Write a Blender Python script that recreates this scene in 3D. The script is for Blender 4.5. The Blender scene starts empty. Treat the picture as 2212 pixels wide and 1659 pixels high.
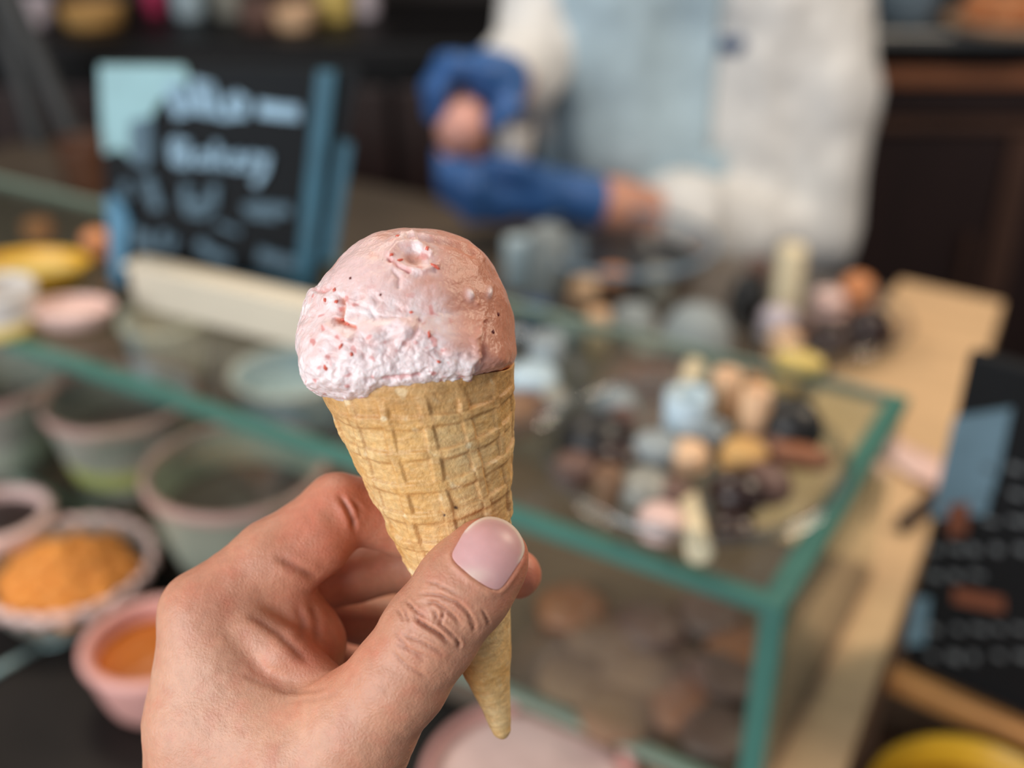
import bpy, bmesh, math, random
import numpy as np
from mathutils import Vector, Matrix
random.seed(7); RNG = np.random.RandomState(7)
SC = bpy.context.scene
COL = SC.collection

# ------------------------------------------------------------------ camera
CAM = np.array([0.0, 0.0, 1.62]); PITCH = math.radians(28.0); FPX = 2372.0; CX, CY = 1106.0, 829.5
AF = np.array([0, math.cos(PITCH), -math.sin(PITCH)]); AR = np.array([1.0, 0, 0]); AU = np.array([0, math.sin(PITCH), math.cos(PITCH)])
cd = bpy.data.cameras.new('camera'); cam = bpy.data.objects.new('camera', cd); COL.objects.link(cam)
cam.location = CAM; cam.rotation_euler = (math.pi / 2 - PITCH, 0, 0)
cd.sensor_width = 36; cd.lens = 36 * FPX / 2212; cd.clip_start = 0.01; cd.clip_end = 50
cd.dof.use_dof = True; cd.dof.focus_distance = 0.270; cd.dof.aperture_fstop = 5.0; cd.dof.aperture_blades = 0
SC.camera = cam

# ------------------------------------------------------------------ light
W = bpy.data.worlds.new('world'); SC.world = W; W.use_nodes = True
W.node_tree.nodes['Background'].inputs[0].default_value = (0.80, 0.86, 0.95, 1)
W.node_tree.nodes['Background'].inputs[1].default_value = 0.30
def area(name, loc, target, size, power, color, sy=None):
    l = bpy.data.lights.new(name, 'AREA'); o = bpy.data.objects.new(name, l); COL.objects.link(o)
    l.energy = power; l.color = color; l.size = size
    if sy: l.shape = 'RECTANGLE'; l.size_y = sy
    o.location = loc; o.rotation_euler = (Vector(target) - Vector(loc)).to_track_quat('-Z', 'Y').to_euler()
    return o
area('window_light', (-1.7, -1.3, 2.05), (0.1, 0.7, 1.25), 2.2, 76, (0.94, 0.97, 1.0), 1.6)
area('ceiling_lamp_light', (1.3, 1.0, 2.55), (0.25, 0.7, 1.0), 0.5, 21, (1.0, 0.82, 0.62))
area('ceiling_lamp_light', (-0.5, 1.3, 2.6), (-0.3, 1.2, 1.0), 0.4, 12, (1.0, 0.86, 0.68))
SC.view_settings.view_transform = 'Standard'; SC.view_settings.look = 'None'
SC.view_settings.gamma = 1.0; SC.view_settings.exposure = 0.0; SC.view_settings.use_curve_mapping = False
SC.cycles.use_denoising = True
SC.cycles.max_bounces = 10; SC.cycles.transparent_max_bounces = 24; SC.cycles.diffuse_bounces = 4
SC.cycles.caustics_reflective = False; SC.cycles.caustics_refractive = False

# ------------------------------------------------------------------ helpers
def srgb(r, g, b):
    f = lambda c: (c / 255 / 12.92) if c / 255 <= 0.04045 else ((c / 255 + 0.055) / 1.055) ** 2.4
    return (f(r), f(g), f(b), 1)
def mat(name, color, rough=0.5, metal=0.0, var=0.12, scale=30.0, bump=0.0, bscale=None, sss=0.0, sss_r=(1, .4, .25), sss_scale=0.004, attr=None, coat=0.0, spec=0.5, stretch=None):
    m = bpy.data.materials.new(name); m.use_nodes = True; nt = m.node_tree; n = nt.nodes; p = n['Principled BSDF']
    p.inputs['Roughness'].default_value = rough; p.inputs['Metallic'].default_value = metal
    p.inputs['Specular IOR Level'].default_value = spec
    if coat: p.inputs['Coat Weight'].default_value = coat; p.inputs['Coat Roughness'].default_value = 0.12
    tc = n.new('ShaderNodeTexCoord'); src = tc.outputs['Object']
    if stretch:
        mp = n.new('ShaderNodeMapping'); mp.inputs['Scale'].default_value = stretch; nt.links.new(src, mp.inputs[0]); src = mp.outputs[0]
    nz = n.new('ShaderNodeTexNoise'); nz.inputs['Scale'].default_value = scale; nz.inputs['Detail'].default_value = 5
    nt.links.new(src, nz.inputs['Vector'])
    rp = n.new('ShaderNodeMapRange'); rp.inputs[1].default_value = 0.3; rp.inputs[2].default_value = 0.7
    rp.inputs[3].default_value = 1 - var; rp.inputs[4].default_value = 1 + var
    nt.links.new(nz.outputs['Fac'], rp.inputs[0])
    mul = n.new('ShaderNodeVectorMath'); mul.operation = 'SCALE'; nt.links.new(rp.outputs[0], mul.inputs['Scale'])
    if attr:
        a = n.new('ShaderNodeVertexColor'); a.layer_name = attr; nt.links.new(a.outputs['Color'], mul.inputs[0])
    else:
        mul.inputs[0].default_value = color[:3]
    nt.links.new(mul.outputs[0], p.inputs['Base Color'])
    if sss:
        p.inputs['Subsurface Weight'].default_value = sss; p.inputs['Subsurface Radius'].default_value = sss_r; p.inputs['Subsurface Scale'].default_value = sss_scale
    if bump:
        nb = n.new('ShaderNodeTexNoise'); nb.inputs['Scale'].default_value = bscale or scale * 4; nb.inputs['Detail'].default_value = 6
        nt.links.new(src, nb.inputs['Vector'])
        b = n.new('ShaderNodeBump'); b.inputs['Strength'].default_value = 1.0; b.inputs['Distance'].default_value = bump
        nt.links.new(nb.outputs['Fac'], b.inputs['Height']); nt.links.new(b.outputs[0], p.inputs['Normal'])
    return m
def tag(o, label=None, cat=None, group=None, kind=None):
    if label: o['label'] = label
    if cat: o['category'] = cat
    if group: o['group'] = group
    if kind: o['kind'] = kind
    return o
def mesh_obj(name, V, F, m=None, parent=None, smooth=True, loc=None):
    me = bpy.data.meshes.new(name); me.from_pydata([tuple(v) for v in V] if not isinstance(V, np.ndarray) else V.tolist(), [], F if isinstance(F, list) else F.tolist())
    me.update()
    if smooth: me.polygons.foreach_set('use_smooth', [True] * len(me.polygons))
    o = bpy.data.objects.new(name, me); COL.objects.link(o)
    if m: me.materials.append(m)
    if parent: o.parent = parent
    if loc is not None: o.location = loc
    return o
def empty(name, loc=(0, 0, 0), rz=0.0):
    o = bpy.data.objects.new(name, None); o.empty_display_size = 0.05; COL.objects.link(o); o.location = loc; o.rotation_euler = (0, 0, rz); return o
def at_z(px, py, z):              # where the line of sight through a photo point meets the level z
    d = AF + (px - CX) / FPX * AR + (CY - py) / FPX * AU
    return CAM + d * ((z - CAM[2]) / d[2])
def at_y(px, py, y):
    d = AF + (px - CX) / FPX * AR + (CY - py) / FPX * AU
    return CAM + d * (y / d[1])
def set_color(o, rgb, name='tint'):
    a = o.data.color_attributes.new(name, 'FLOAT_COLOR', 'POINT')
    c = np.ones((len(o.data.vertices), 4), np.float32); c[:, :3] = rgb; a.data.foreach_set('color', c.ravel())

# ---- numpy gradient noise
_perm = RNG.permutation(256).astype(np.int32); _perm = np.concatenate([_perm, _perm, _perm])
_g = RNG.normal(size=(256, 3)); _g /= np.linalg.norm(_g, axis=1)[:, None]
def noise(p):
    i = np.floor(p).astype(np.int64); f = p - i; i &= 255; u = f * f * f * (f * (f * 6 - 15) + 10); out = 0
    for dx in (0, 1):
        for dy in (0, 1):
            for dz in (0, 1):
                h = _perm[_perm[_perm[i[:, 0] + dx] + i[:, 1] + dy] + i[:, 2] + dz]
                d = (f - np.array([dx, dy, dz])); v = (d * _g[h]).sum(1)
                w = (u[:, 0] if dx else 1 - u[:, 0]) * (u[:, 1] if dy else 1 - u[:, 1]) * (u[:, 2] if dz else 1 - u[:, 2])
                out = out + v * w
    return out * 1.5
def fbm(p, o=4, g=0.5):
    s = 0; a = 1.0; q = p
    for _ in range(o): s = s + a * noise(q); a *= g; q = q * 2.03 + 17.1
    return s
def sstep(a, b, x): t = np.clip((x - a) / (b - a), 0, 1); return t * t * (3 - 2 * t)

# ---- signed distance modelling: smooth unions of tapered limbs, turned into one skin
def d_limb(P, pts, rs, k=None, flat=None):
    out = None
    for (a, b, ra, rb) in zip(pts[:-1], pts[1:], rs[:-1], rs[1:]):
        a = np.asarray(a, np.float32); b = np.asarray(b, np.float32); ab = b - a
        pa = P - a
        t = np.clip((pa @ ab) / max(1e-9, float(ab @ ab)), 0, 1)
        q = pa - t[:, None] * ab
        if flat is not None: q = q * np.asarray(flat, np.float32)
        d = np.sqrt((q * q).sum(1)) - (ra + (rb - ra) * t)
        out = d if out is None else smin(out, d, k or 0.3 * min(ra, rb))
    return out
def smin(a, b, k):
    h = np.clip(0.5 + 0.5 * (b - a) / k, 0, 1); return b + (a - b) * h - k * h * (1 - h)
def smax(a, b, k): return -smin(-a, -b, k)
def surface(fn, lo, hi, vox):     # naive surface nets
    lo = np.asarray(lo, np.float32); n = np.ceil((np.asarray(hi) - lo) / vox).astype(int) + 1
    ax = [lo[i] + vox * np.arange(n[i], dtype=np.float32) for i in range(3)]
    D = np.full(n, 1e3, np.float32); B = 6
    nb = [np.arange(0, n[i], B) for i in range(3)]
    half = (B - 1) / 2 * vox
    cc = np.stack(np.meshgrid(*[lo[i] + nb[i] * vox + half for i in range(3)], indexing='ij'), -1).astype(np.float32)
    dc = fn(cc.reshape(-1, 3)).reshape(cc.shape[:3])
    S0 = np.repeat(np.repeat(np.repeat(dc, B, 0), B, 1), B, 2)[:n[0], :n[1], :n[2]]
    D[:] = np.where(S0 < 0, -1e3, 1e3)
    near = np.argwhere(np.abs(dc) < half * 1.74 * 1.35 + vox)
    r = np.arange(B); off = np.stack(np.meshgrid(r, r, r, indexing='ij'), -1).reshape(-1, 3)
    for q in range(0, len(near), 1500):
        I = (near[q:q + 1500, None, :] * B + off[None]).reshape(-1, 3); I = I[(I < n).all(1)]
        D[tuple(I.T)] = fn((lo + I * vox).astype(np.float32))
    S = D < 0
    c = [S[dx:n[0] - 1 + dx, dy:n[1] - 1 + dy, dz:n[2] - 1 + dz] for dx in (0, 1) for dy in (0, 1) for dz in (0, 1)]
    cnt = sum(x.astype(np.int8) for x in c); act = (cnt > 0) & (cnt < 8)
    idx = -np.ones(act.shape, np.int64); ii = np.argwhere(act); idx[act] = np.arange(len(ii))
    pos = np.zeros((len(ii), 3)); w = np.zeros(len(ii))
    cor = [(dx, dy, dz) for dx in (0, 1) for dy in (0, 1) for dz in (0, 1)]
    for a in range(8):
        for b in range(a + 1, 8):
            if sum(abs(cor[a][q] - cor[b][q]) for q in range(3)) != 1: continue
            A = D[tuple((ii + cor[a]).T)]; B = D[tuple((ii + cor[b]).T)]; x = (A < 0) != (B < 0)
            t = np.where(x, A / np.where(x, A - B, 1), 0)
            pos += np.where(x[:, None], np.array(cor[a]) + t[:, None] * (np.array(cor[b]) - np.array(cor[a])), 0); w += x
    V = (ii + pos / w[:, None]) * vox + lo
    F = []
    for d in range(3):
        e = [0, 0, 0]; e[d] = 1
        sl0 = tuple(slice(0, n[q] - e[q]) for q in range(3)); sl1 = tuple(slice(e[q], n[q]) for q in range(3))
        X = np.argwhere(S[sl0] != S[sl1]); u, v = [(1, 2), (2, 0), (0, 1)][d]
        X = X[(X[:, u] > 0) & (X[:, v] > 0) & (X[:, u] < n[u] - 1) & (X[:, v] < n[v] - 1)]
        if not len(X): continue
        def cell(du, dv):
            Y = X.copy(); Y[:, u] -= du; Y[:, v] -= dv; return idx[tuple(Y.T)]
        q = np.stack([cell(0, 0), cell(1, 0), cell(1, 1), cell(0, 1)], 1)
        flip = ~S[tuple(X.T)]; q[flip] = q[flip][:, ::-1]; F.append(q)
    F = np.concatenate(F); F = F[(F >= 0).all(1)]
    return V, F
def grad(fn, P, e):
    g = np.stack([fn(P + np.eye(3, dtype=np.float32)[i] * e) - fn(P - np.eye(3, dtype=np.float32)[i] * e) for i in range(3)], 1)
    return g / (np.linalg.norm(g, axis=1)[:, None] + 1e-9)
def subdivide(V, F, levels, simple=False):
    me = bpy.data.meshes.new('tmp'); me.from_pydata(V.tolist(), [], F.tolist()); o = bpy.data.objects.new('tmp', me); COL.objects.link(o)
    md = o.modifiers.new('s', 'SUBSURF'); md.levels = levels; md.subdivision_type = 'SIMPLE' if simple else 'CATMULL_CLARK'
    dg = bpy.context.evaluated_depsgraph_get(); ev = o.evaluated_get(dg).to_mesh()
    V2 = np.empty(len(ev.vertices) * 3, np.float32); ev.vertices.foreach_get('co', V2); V2 = V2.reshape(-1, 3)
    F2 = np.empty(len(ev.loops), np.int32); ev.loops.foreach_get('vertex_index', F2); F2 = F2.reshape(-1, 4)
    o.evaluated_get(dg).to_mesh_clear(); bpy.data.objects.remove(o); bpy.data.meshes.remove(me)
    return V2, F2

# ================================================================== the hand with the cone (lens-frame millimetres, then to world)
D0 = 280.0
def H(px, py, z): d = D0 - z; return np.array([(px - CX) * d / FPX, (CY - py) * d / FPX, z], np.float32)
def HL(*t): return [H(*q[:3]) for q in t], [q[3] for q in t]
def to_world(P): P = np.asarray(P, float) / 1000; return CAM + P[:, :1] * AR + P[:, 1:2] * AU + (D0 / 1000 - P[:, 2:3]) * AF
def to_px(P): d = D0 - P[:, 2]; return np.stack([CX + P[:, 0] * FPX / d, CY - P[:, 1] * FPX / d], 1)
def poly_dist(q, pts, along=False):
    best = np.full(len(q), 1e9); par = np.zeros(len(q)); n = len(pts) - 1
    for i, (a, b) in enumerate(zip(pts[:-1], pts[1:])):
        a = np.array(a, float); b = np.array(b, float); t = np.clip(((q - a) @ (b - a)) / ((b - a) @ (b - a)), 0, 1)
        d = np.linalg.norm(q - a - t[:, None] * (b - a), axis=1); par = np.where(d < best, (i + t) / n, par); best = np.minimum(best, d)
    return (best, par) if along else best

# ---- cone geometry
RIM = H(900, 806, 0); TIP = H(1088, 1596, -11); RIM_R = 25.0
AX = (TIP - RIM); LEN = float(np.linalg.norm(AX)); AX = AX / LEN
e_z = np.array([0, 0, 1.0]) - AX * AX[2]; e_z /= np.linalg.norm(e_z); e_x = np.cross(e_z, AX); e_x = e_x if e_x[0] > 0 else -e_x
ALPHA = math.atan(RIM_R / LEN)
def cone_radius(t): return RIM_R * (1 - t) ** 1.0 * 0.93 + 1.75   # t along the axis 0 rim .. 1 tip

def hand_sdf(P):
    P = P.astype(np.float32)
    L = lambda *t, k=None, flat=None: d_limb(P, *HL(*t), k=k, flat=flat)
    back = L((442, 1325, -11, 11.3), (432, 1560, -9, 13.8), (450, 1800, -10, 18))
    for m in (((470, 1345, -29, 10.5), (470, 1600, -28, 13), (500, 1800, -26, 17)), ((500, 1365, -46, 10), (500, 1600, -44, 13), (520, 1800, -38, 16)), ((530, 1410, -62, 9), (530, 1600, -58, 12), (550, 1800, -48, 15))):
        back = smin(back, L(*m), 8)
    fill = L((505, 1440, -8, 11), (610, 1610, -6, 18), (600, 1800, -4, 22))
    back = smin(back, fill, 12)
    thumb = L((1047, 1212, 13.5, 10.6), (1003, 1268, 13, 11.2), (932, 1362, 12, 11.3), (860, 1468, 10, 11.5), (775, 1568, 5, 14.2), (660, 1770, -3, 21), k=4)
    # flatten the nail side and the pad of the thumb a little
    palm = smin(back, thumb, 9)
    fore = L((590, 1850, -14, 26), (600, 2150, -14, 26), (640, 2700, 10, 33))
    palm = smin(palm, fore, 14)
    mound = L((596, 1302, -18, 11.2), (648, 1392, -18, 11.6), (640, 1480, -22, 12))
    palm = smin(palm, mound, 2.6)
    web = L((536, 1358, -6.5, 7.0), (615, 1414, -4.5, 6.8), (692, 1474, -4, 6.2))
    palm = smin(palm, web, 2.2)
    inner = L((600, 1420, -40, 16), (640, 1600, -34, 20))
    palm = smin(palm, inner, 6)
    idx = L((442, 1325, -11, 11.3), (590, 1210, -15, 10.4), (733, 1104, -20, 9.7), (800, 1108, -24, 8.9), (950, 1168, -29.5, 8.2), (1040, 1205, -26, 7.6), (1116, 1240, -19, 6.7), k=3)
    pad = L((625, 1222, -14, 8.6), (690, 1172, -15.5, 8.8))
    idx = smin(idx, pad, 4)
    d = smin(palm, idx, 3.5)
    mid = L((480, 1345, -30, 10), (660, 1260, -36, 9.3), (768, 1236, -38, 8.4), (900, 1212, -40, 8), (1000, 1262, -35, 7.4), (1050, 1300, -28, 6.4), k=3)
    d = smin(d, mid, 1.4)
    rng = L((505, 1365, -46, 9.5), (690, 1310, -54, 8.8), (790, 1335, -54, 8), (900, 1345, -50, 7.6), (970, 1390, -42, 6.6), k=3)
    d = smin(d, rng, 1.4)
    lit = L((535, 1410, -62, 8.5), (690, 1400, -68, 7.6), (770, 1440, -66, 6.8), (860, 1455, -58, 6.2), k=3)
    d = smin(d, lit, 1.4)
    # the pads give way to the cone they press on
    v = P - RIM.astype(np.float32); t = v @ AX.astype(np.float32); rr = np.linalg.norm(v - t[:, None] * AX.astype(np.float32), axis=1)
    cone = (rr - (RIM_R * (1 - t / LEN) * 0.93 + 1.75 + 0.35)) * math.cos(ALPHA)
    d = smax(d, -cone, 0.8)
    return d
NAIL = [(978, 1199), (985, 1215), (1000, 1229), (1020, 1246), (1044, 1262), (1062, 1271), (1076, 1272), (1088, 1262), (1106, 1236), (1124, 1205), (1128, 1180), (1115, 1151), (1091, 1130), (1060, 1121), (1034, 1127), (1007, 1148), (990, 1174)]
def c5(*p): return [(860 + x / 4.88, 1080 + y / 4.88) for x, y in p]
GROOVES = [  # polyline in the photo, half width (px), depth (mm)
    (c5((150, 1170), (230, 1285), (330, 1350), (430, 1410), (500, 1470), (580, 1535)), 4.0, 0.75),
    (c5((70, 1050), (130, 1110), (200, 1180), (320, 1250)), 3.2, 0.4),
    (c5((240, 1095), (380, 1080), (500, 1150), (600, 1240), (690, 1370)), 3.6, 0.55),
    (c5((160, 1000), (300, 990), (450, 1010), (620, 1080), (720, 1170), (800, 1300), (810, 1420)), 3.6, 0.5),
    (c5((250, 850), (400, 880), (560, 960), (650, 1010)), 3.0, 0.28),
    (c5((640, 1480), (560, 1410), (450, 1310), (390, 1190), (350, 1120)), 3.0, 0.4),
    (c5((490, 1150), (460, 1260), (430, 1340)), 3.0, 0.42),
    (c5((390, 1190), (400, 1270), (390, 1320)), 2.6, 0.3),
    (c5((600, 1450), (650, 1520), (640, 1560)), 3.2, 0.45),
    (c5((870, 1130), (930, 1240), (965, 1330)), 3.0, 0.3),
    (c5((720, 1250), (790, 1330), (800, 1400)), 2.8, 0.28),
    (c5((-20, 1370), (100, 1440), (250, 1500), (400, 1580), (530, 1650)), 3.2, 0.32),
    (c5((-60, 1500), (60, 1560), (220, 1620), (400, 1700)), 3.2, 0.25),
    (c5((-30, 1130), (40, 1220), (60, 1300)), 2.8, 0.25),
    (c5((80, 1120), (90, 1230), (130, 1290)), 2.8, 0.25),
    ([(850, 1360), (880, 1400), (930, 1440)], 3.5, 0.22), ([(840, 1400), (880, 1440), (935, 1470)], 3.5, 0.2), ([(900, 1290), (960, 1300), (1010, 1340)], 3.0, 0.15),
    ([(525, 1322), (560, 1340), (600, 1366), (645, 1410), (680, 1440)], 9, 0.5), ([(586, 1196), (630, 1220), (665, 1240), (692, 1254)], 9, 0.5),
    ([(728, 1062), (748, 1092), (762, 1122), (768, 1158)], 6, 0.8), ([(752, 1068), (772, 1096), (780, 1135)], 5, 0.3), ([(765, 1080), (790, 1112)], 5, 0.2),
    ([(560, 1480), (620, 1494), (680, 1492), (725, 1480)], 6, 0.2), ([(510, 1450), (570, 1478), (630, 1484)], 5, 0.15), ([(600, 1515), (680, 1512), (740, 1495)], 6, 0.13),
    ([(640, 1300), (652, 1340), (650, 1390)], 9, 0.35), ([(668, 1290), (684, 1340), (682, 1400)], 9, 0.4),
]

def build_hand():
    lo = np.array([-112, -345, -84], float); hi = np.array([32, -14, 48], float)
    V, F = surface(hand_sdf, lo, hi, 0.95)
    V, F = subdivide(V, F, 1)
    keep = None
    for _ in range(2):
        d = hand_sdf(V); V = V - (grad(hand_sdf, V, 0.4) * d[:, None]).astype(np.float32)
    N = grad(hand_sdf, V, 0.35)
    q = to_px(V); front = (N[:, 2] > -0.05)
    off = np.zeros(len(V)); dark = np.zeros(len(V))
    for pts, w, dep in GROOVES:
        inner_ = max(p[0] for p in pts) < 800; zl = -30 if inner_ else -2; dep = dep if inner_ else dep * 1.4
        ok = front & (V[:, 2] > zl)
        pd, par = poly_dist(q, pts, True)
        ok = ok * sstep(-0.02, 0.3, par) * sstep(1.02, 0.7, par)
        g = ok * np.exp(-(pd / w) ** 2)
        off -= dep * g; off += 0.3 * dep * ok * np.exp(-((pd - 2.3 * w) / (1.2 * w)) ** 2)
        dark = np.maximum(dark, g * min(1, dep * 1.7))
    # nail bed: a shelf for the nail, with a raised fold round the cuticle
    onth = front & (V[:, 2] > 6)
    nd = poly_dist(q, NAIL + NAIL[:1])
    cen = np.array([1056, 1196.0])
    poly = np.array(NAIL + NAIL[:1], float); x, y = q[:, 0], q[:, 1]; ins = np.zeros(len(q), bool)
    for a, b in zip(poly[:-1], poly[1:]):
        cnd = ((a[1] > y) != (b[1] > y)); xi = (b[0] - a[0]) * (y - a[1]) / (b[1] - a[1] + 1e-9) + a[0]; ins ^= cnd & (x < xi)
    ins &= onth
    lower = sstep(1150, 1215, q[:, 1] + 0.15 * (1056 - q[:, 0]))
    off += np.where(onth & ~ins, 0.55 * np.exp(-((nd - 7) / 7) ** 2) * lower, 0)
    off -= np.where(ins, 0.35 * sstep(0, 6, nd), 0)
    off -= np.where(onth, 0.35 * np.exp(-(nd / 3.0) ** 2) * lower, 0)
    # veins, tendons and soft unevenness of the skin
    off += 0.35 * fbm(V / 17.0, 2) + 0.10 * fbm(V / 4.0 + 9, 2)
    rough = sstep(150, 20, np.hypot(q[:, 0] - 930, q[:, 1] - 1370)) * front
    off += 0.16 * rough * fbm(np.stack([V[:, 0] * .7 + V[:, 1] * .7, (V[:, 0] - V[:, 1]) * .25, V[:, 2]], 1) / 1.5, 2)
    V = V + N * off[:, None]
    # skin colour: redder fingers and pads, paler back of the hand
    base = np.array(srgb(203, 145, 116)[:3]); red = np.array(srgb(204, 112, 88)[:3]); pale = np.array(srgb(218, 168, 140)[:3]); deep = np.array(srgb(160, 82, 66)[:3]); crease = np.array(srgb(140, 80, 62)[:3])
    c = np.tile(base, (len(V), 1))
    def mix(c, t, w): return c + (t - c) * w[:, None]
    g = lambda px, py, s: np.exp(-(((q[:, 0] - px) ** 2 + (q[:, 1] - py) ** 2) / s ** 2))
    c = mix(c, pale, 0.6 * np.clip(g(400, 1480, 170) + 0.9 * g(620, 1600, 150), 0, 1))
    c = mix(c, red, 0.6 * np.clip(g(710, 1140, 120) + g(690, 1380, 90) + g(800, 1080, 70) + 1.0 * g(1150, 1240, 70) + 0.5 * g(440, 1260, 90), 0, 1))
    c = mix(c, red, 0.55 * np.where(onth, np.clip(sstep(26, 6, nd) * (1 - lower) + 0.4 * g(1000, 1180, 40), 0, 1), 0))
    c = mix(c, base * 0.93, np.clip(0.5 * fbm(V / 9.0 + 3, 3), 0, 0.5))
    c = mix(c, red, np.clip(0.35 * fbm(V / 6.0 + 31, 3), 0, 0.3))
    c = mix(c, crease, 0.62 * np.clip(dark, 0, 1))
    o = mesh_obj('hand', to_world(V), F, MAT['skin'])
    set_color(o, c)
    tag(o, 'left hand gripping the pink ice cream cone, thumb in front', 'hand')
    # thumb nail: a curved plate standing a hair proud of its bed
    poly = np.array(NAIL, float); m = len(poly)
    dense = []
    for i in range(m):
        p0, p1, p2, p3 = poly[i - 1], poly[i], poly[(i + 1) % m], poly[(i + 2) % m]
        for t in (0, .25, .5, .75):
            dense.append(0.5 * ((2 * p1) + (p2 - p0) * t + (2 * p0 - 5 * p1 + 4 * p2 - p3) * t * t + (3 * p1 - p0 - 3 * p2 + p3) * t ** 3))
    dense = np.array(dense); nb = len(dense); rings = [0.0, .15, .3, .45, .6, .72, .82, .9, .95, .98, 1.0]
    pix = np.concatenate([[cen]] + [cen + (dense - cen) * r for r in rings[1:]])
    dirs = np.stack([(pix[:, 0] - CX) / FPX, (CY - pix[:, 1]) / FPX, -np.ones(len(pix))], 1); t = np.full(len(pix), 235.0)
    for _ in range(60):
        P = np.stack([dirs[:, 0] * t, dirs[:, 1] * t, D0 - t], 1); t = t + 0.7 * hand_sdf(P)
    P = np.stack([dirs[:, 0] * t, dirs[:, 1] * t, D0 - t], 1); Nn = grad(hand_sdf, P, 1.5)
    r = np.concatenate([[0]] + [np.full(nb, x) for x in rings[1:]])
    free = sstep(1205, 1150, pix[:, 1] - 0.55 * (pix[:, 0] - 1056))       # towards the free edge
    P = P + Nn * (0.30 + 0.25 * (1 - r ** 2) + 0.35 * free)[:, None]
    skirt = P[-nb:] - Nn[-nb:] * 0.9
    P = np.concatenate([P, skirt]); F2 = [(0, 1 + i, 1 + (i + 1) % nb) for i in range(nb)]
    for k in range(len(rings) - 1):
        a, b = 1 + k * nb, 1 + (k + 1) * nb
        F2 += [(a + i, b + i, b + (i + 1) % nb, a + (i + 1) % nb) for i in range(nb)]
    nl = mesh_obj('thumb_nail', to_world(P), F2, MAT['nail'], o)
    pk = np.array(srgb(218, 166, 162)[:3]); wh = np.array(srgb(240, 214, 196)[:3])
    rr = np.concatenate([r, np.full(nb, 1.0)]); fr = np.concatenate([free, free[-nb:]])
    w = sstep(0.88, 0.94, rr) * sstep(0.25, 0.7, fr)
    pp = np.concatenate([pix, pix[-nb:]]); lun = 0.6 * np.exp(-(((pp[:, 0] - 1022) / 34) ** 2 + ((pp[:, 1] - 1242) / 16) ** 2))
    set_color(nl, pk + (wh - pk) * np.clip(w + lun, 0, 1)[:, None]); tag(nl, 'short pink thumb nail with a pale free edge')
    return o

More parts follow.
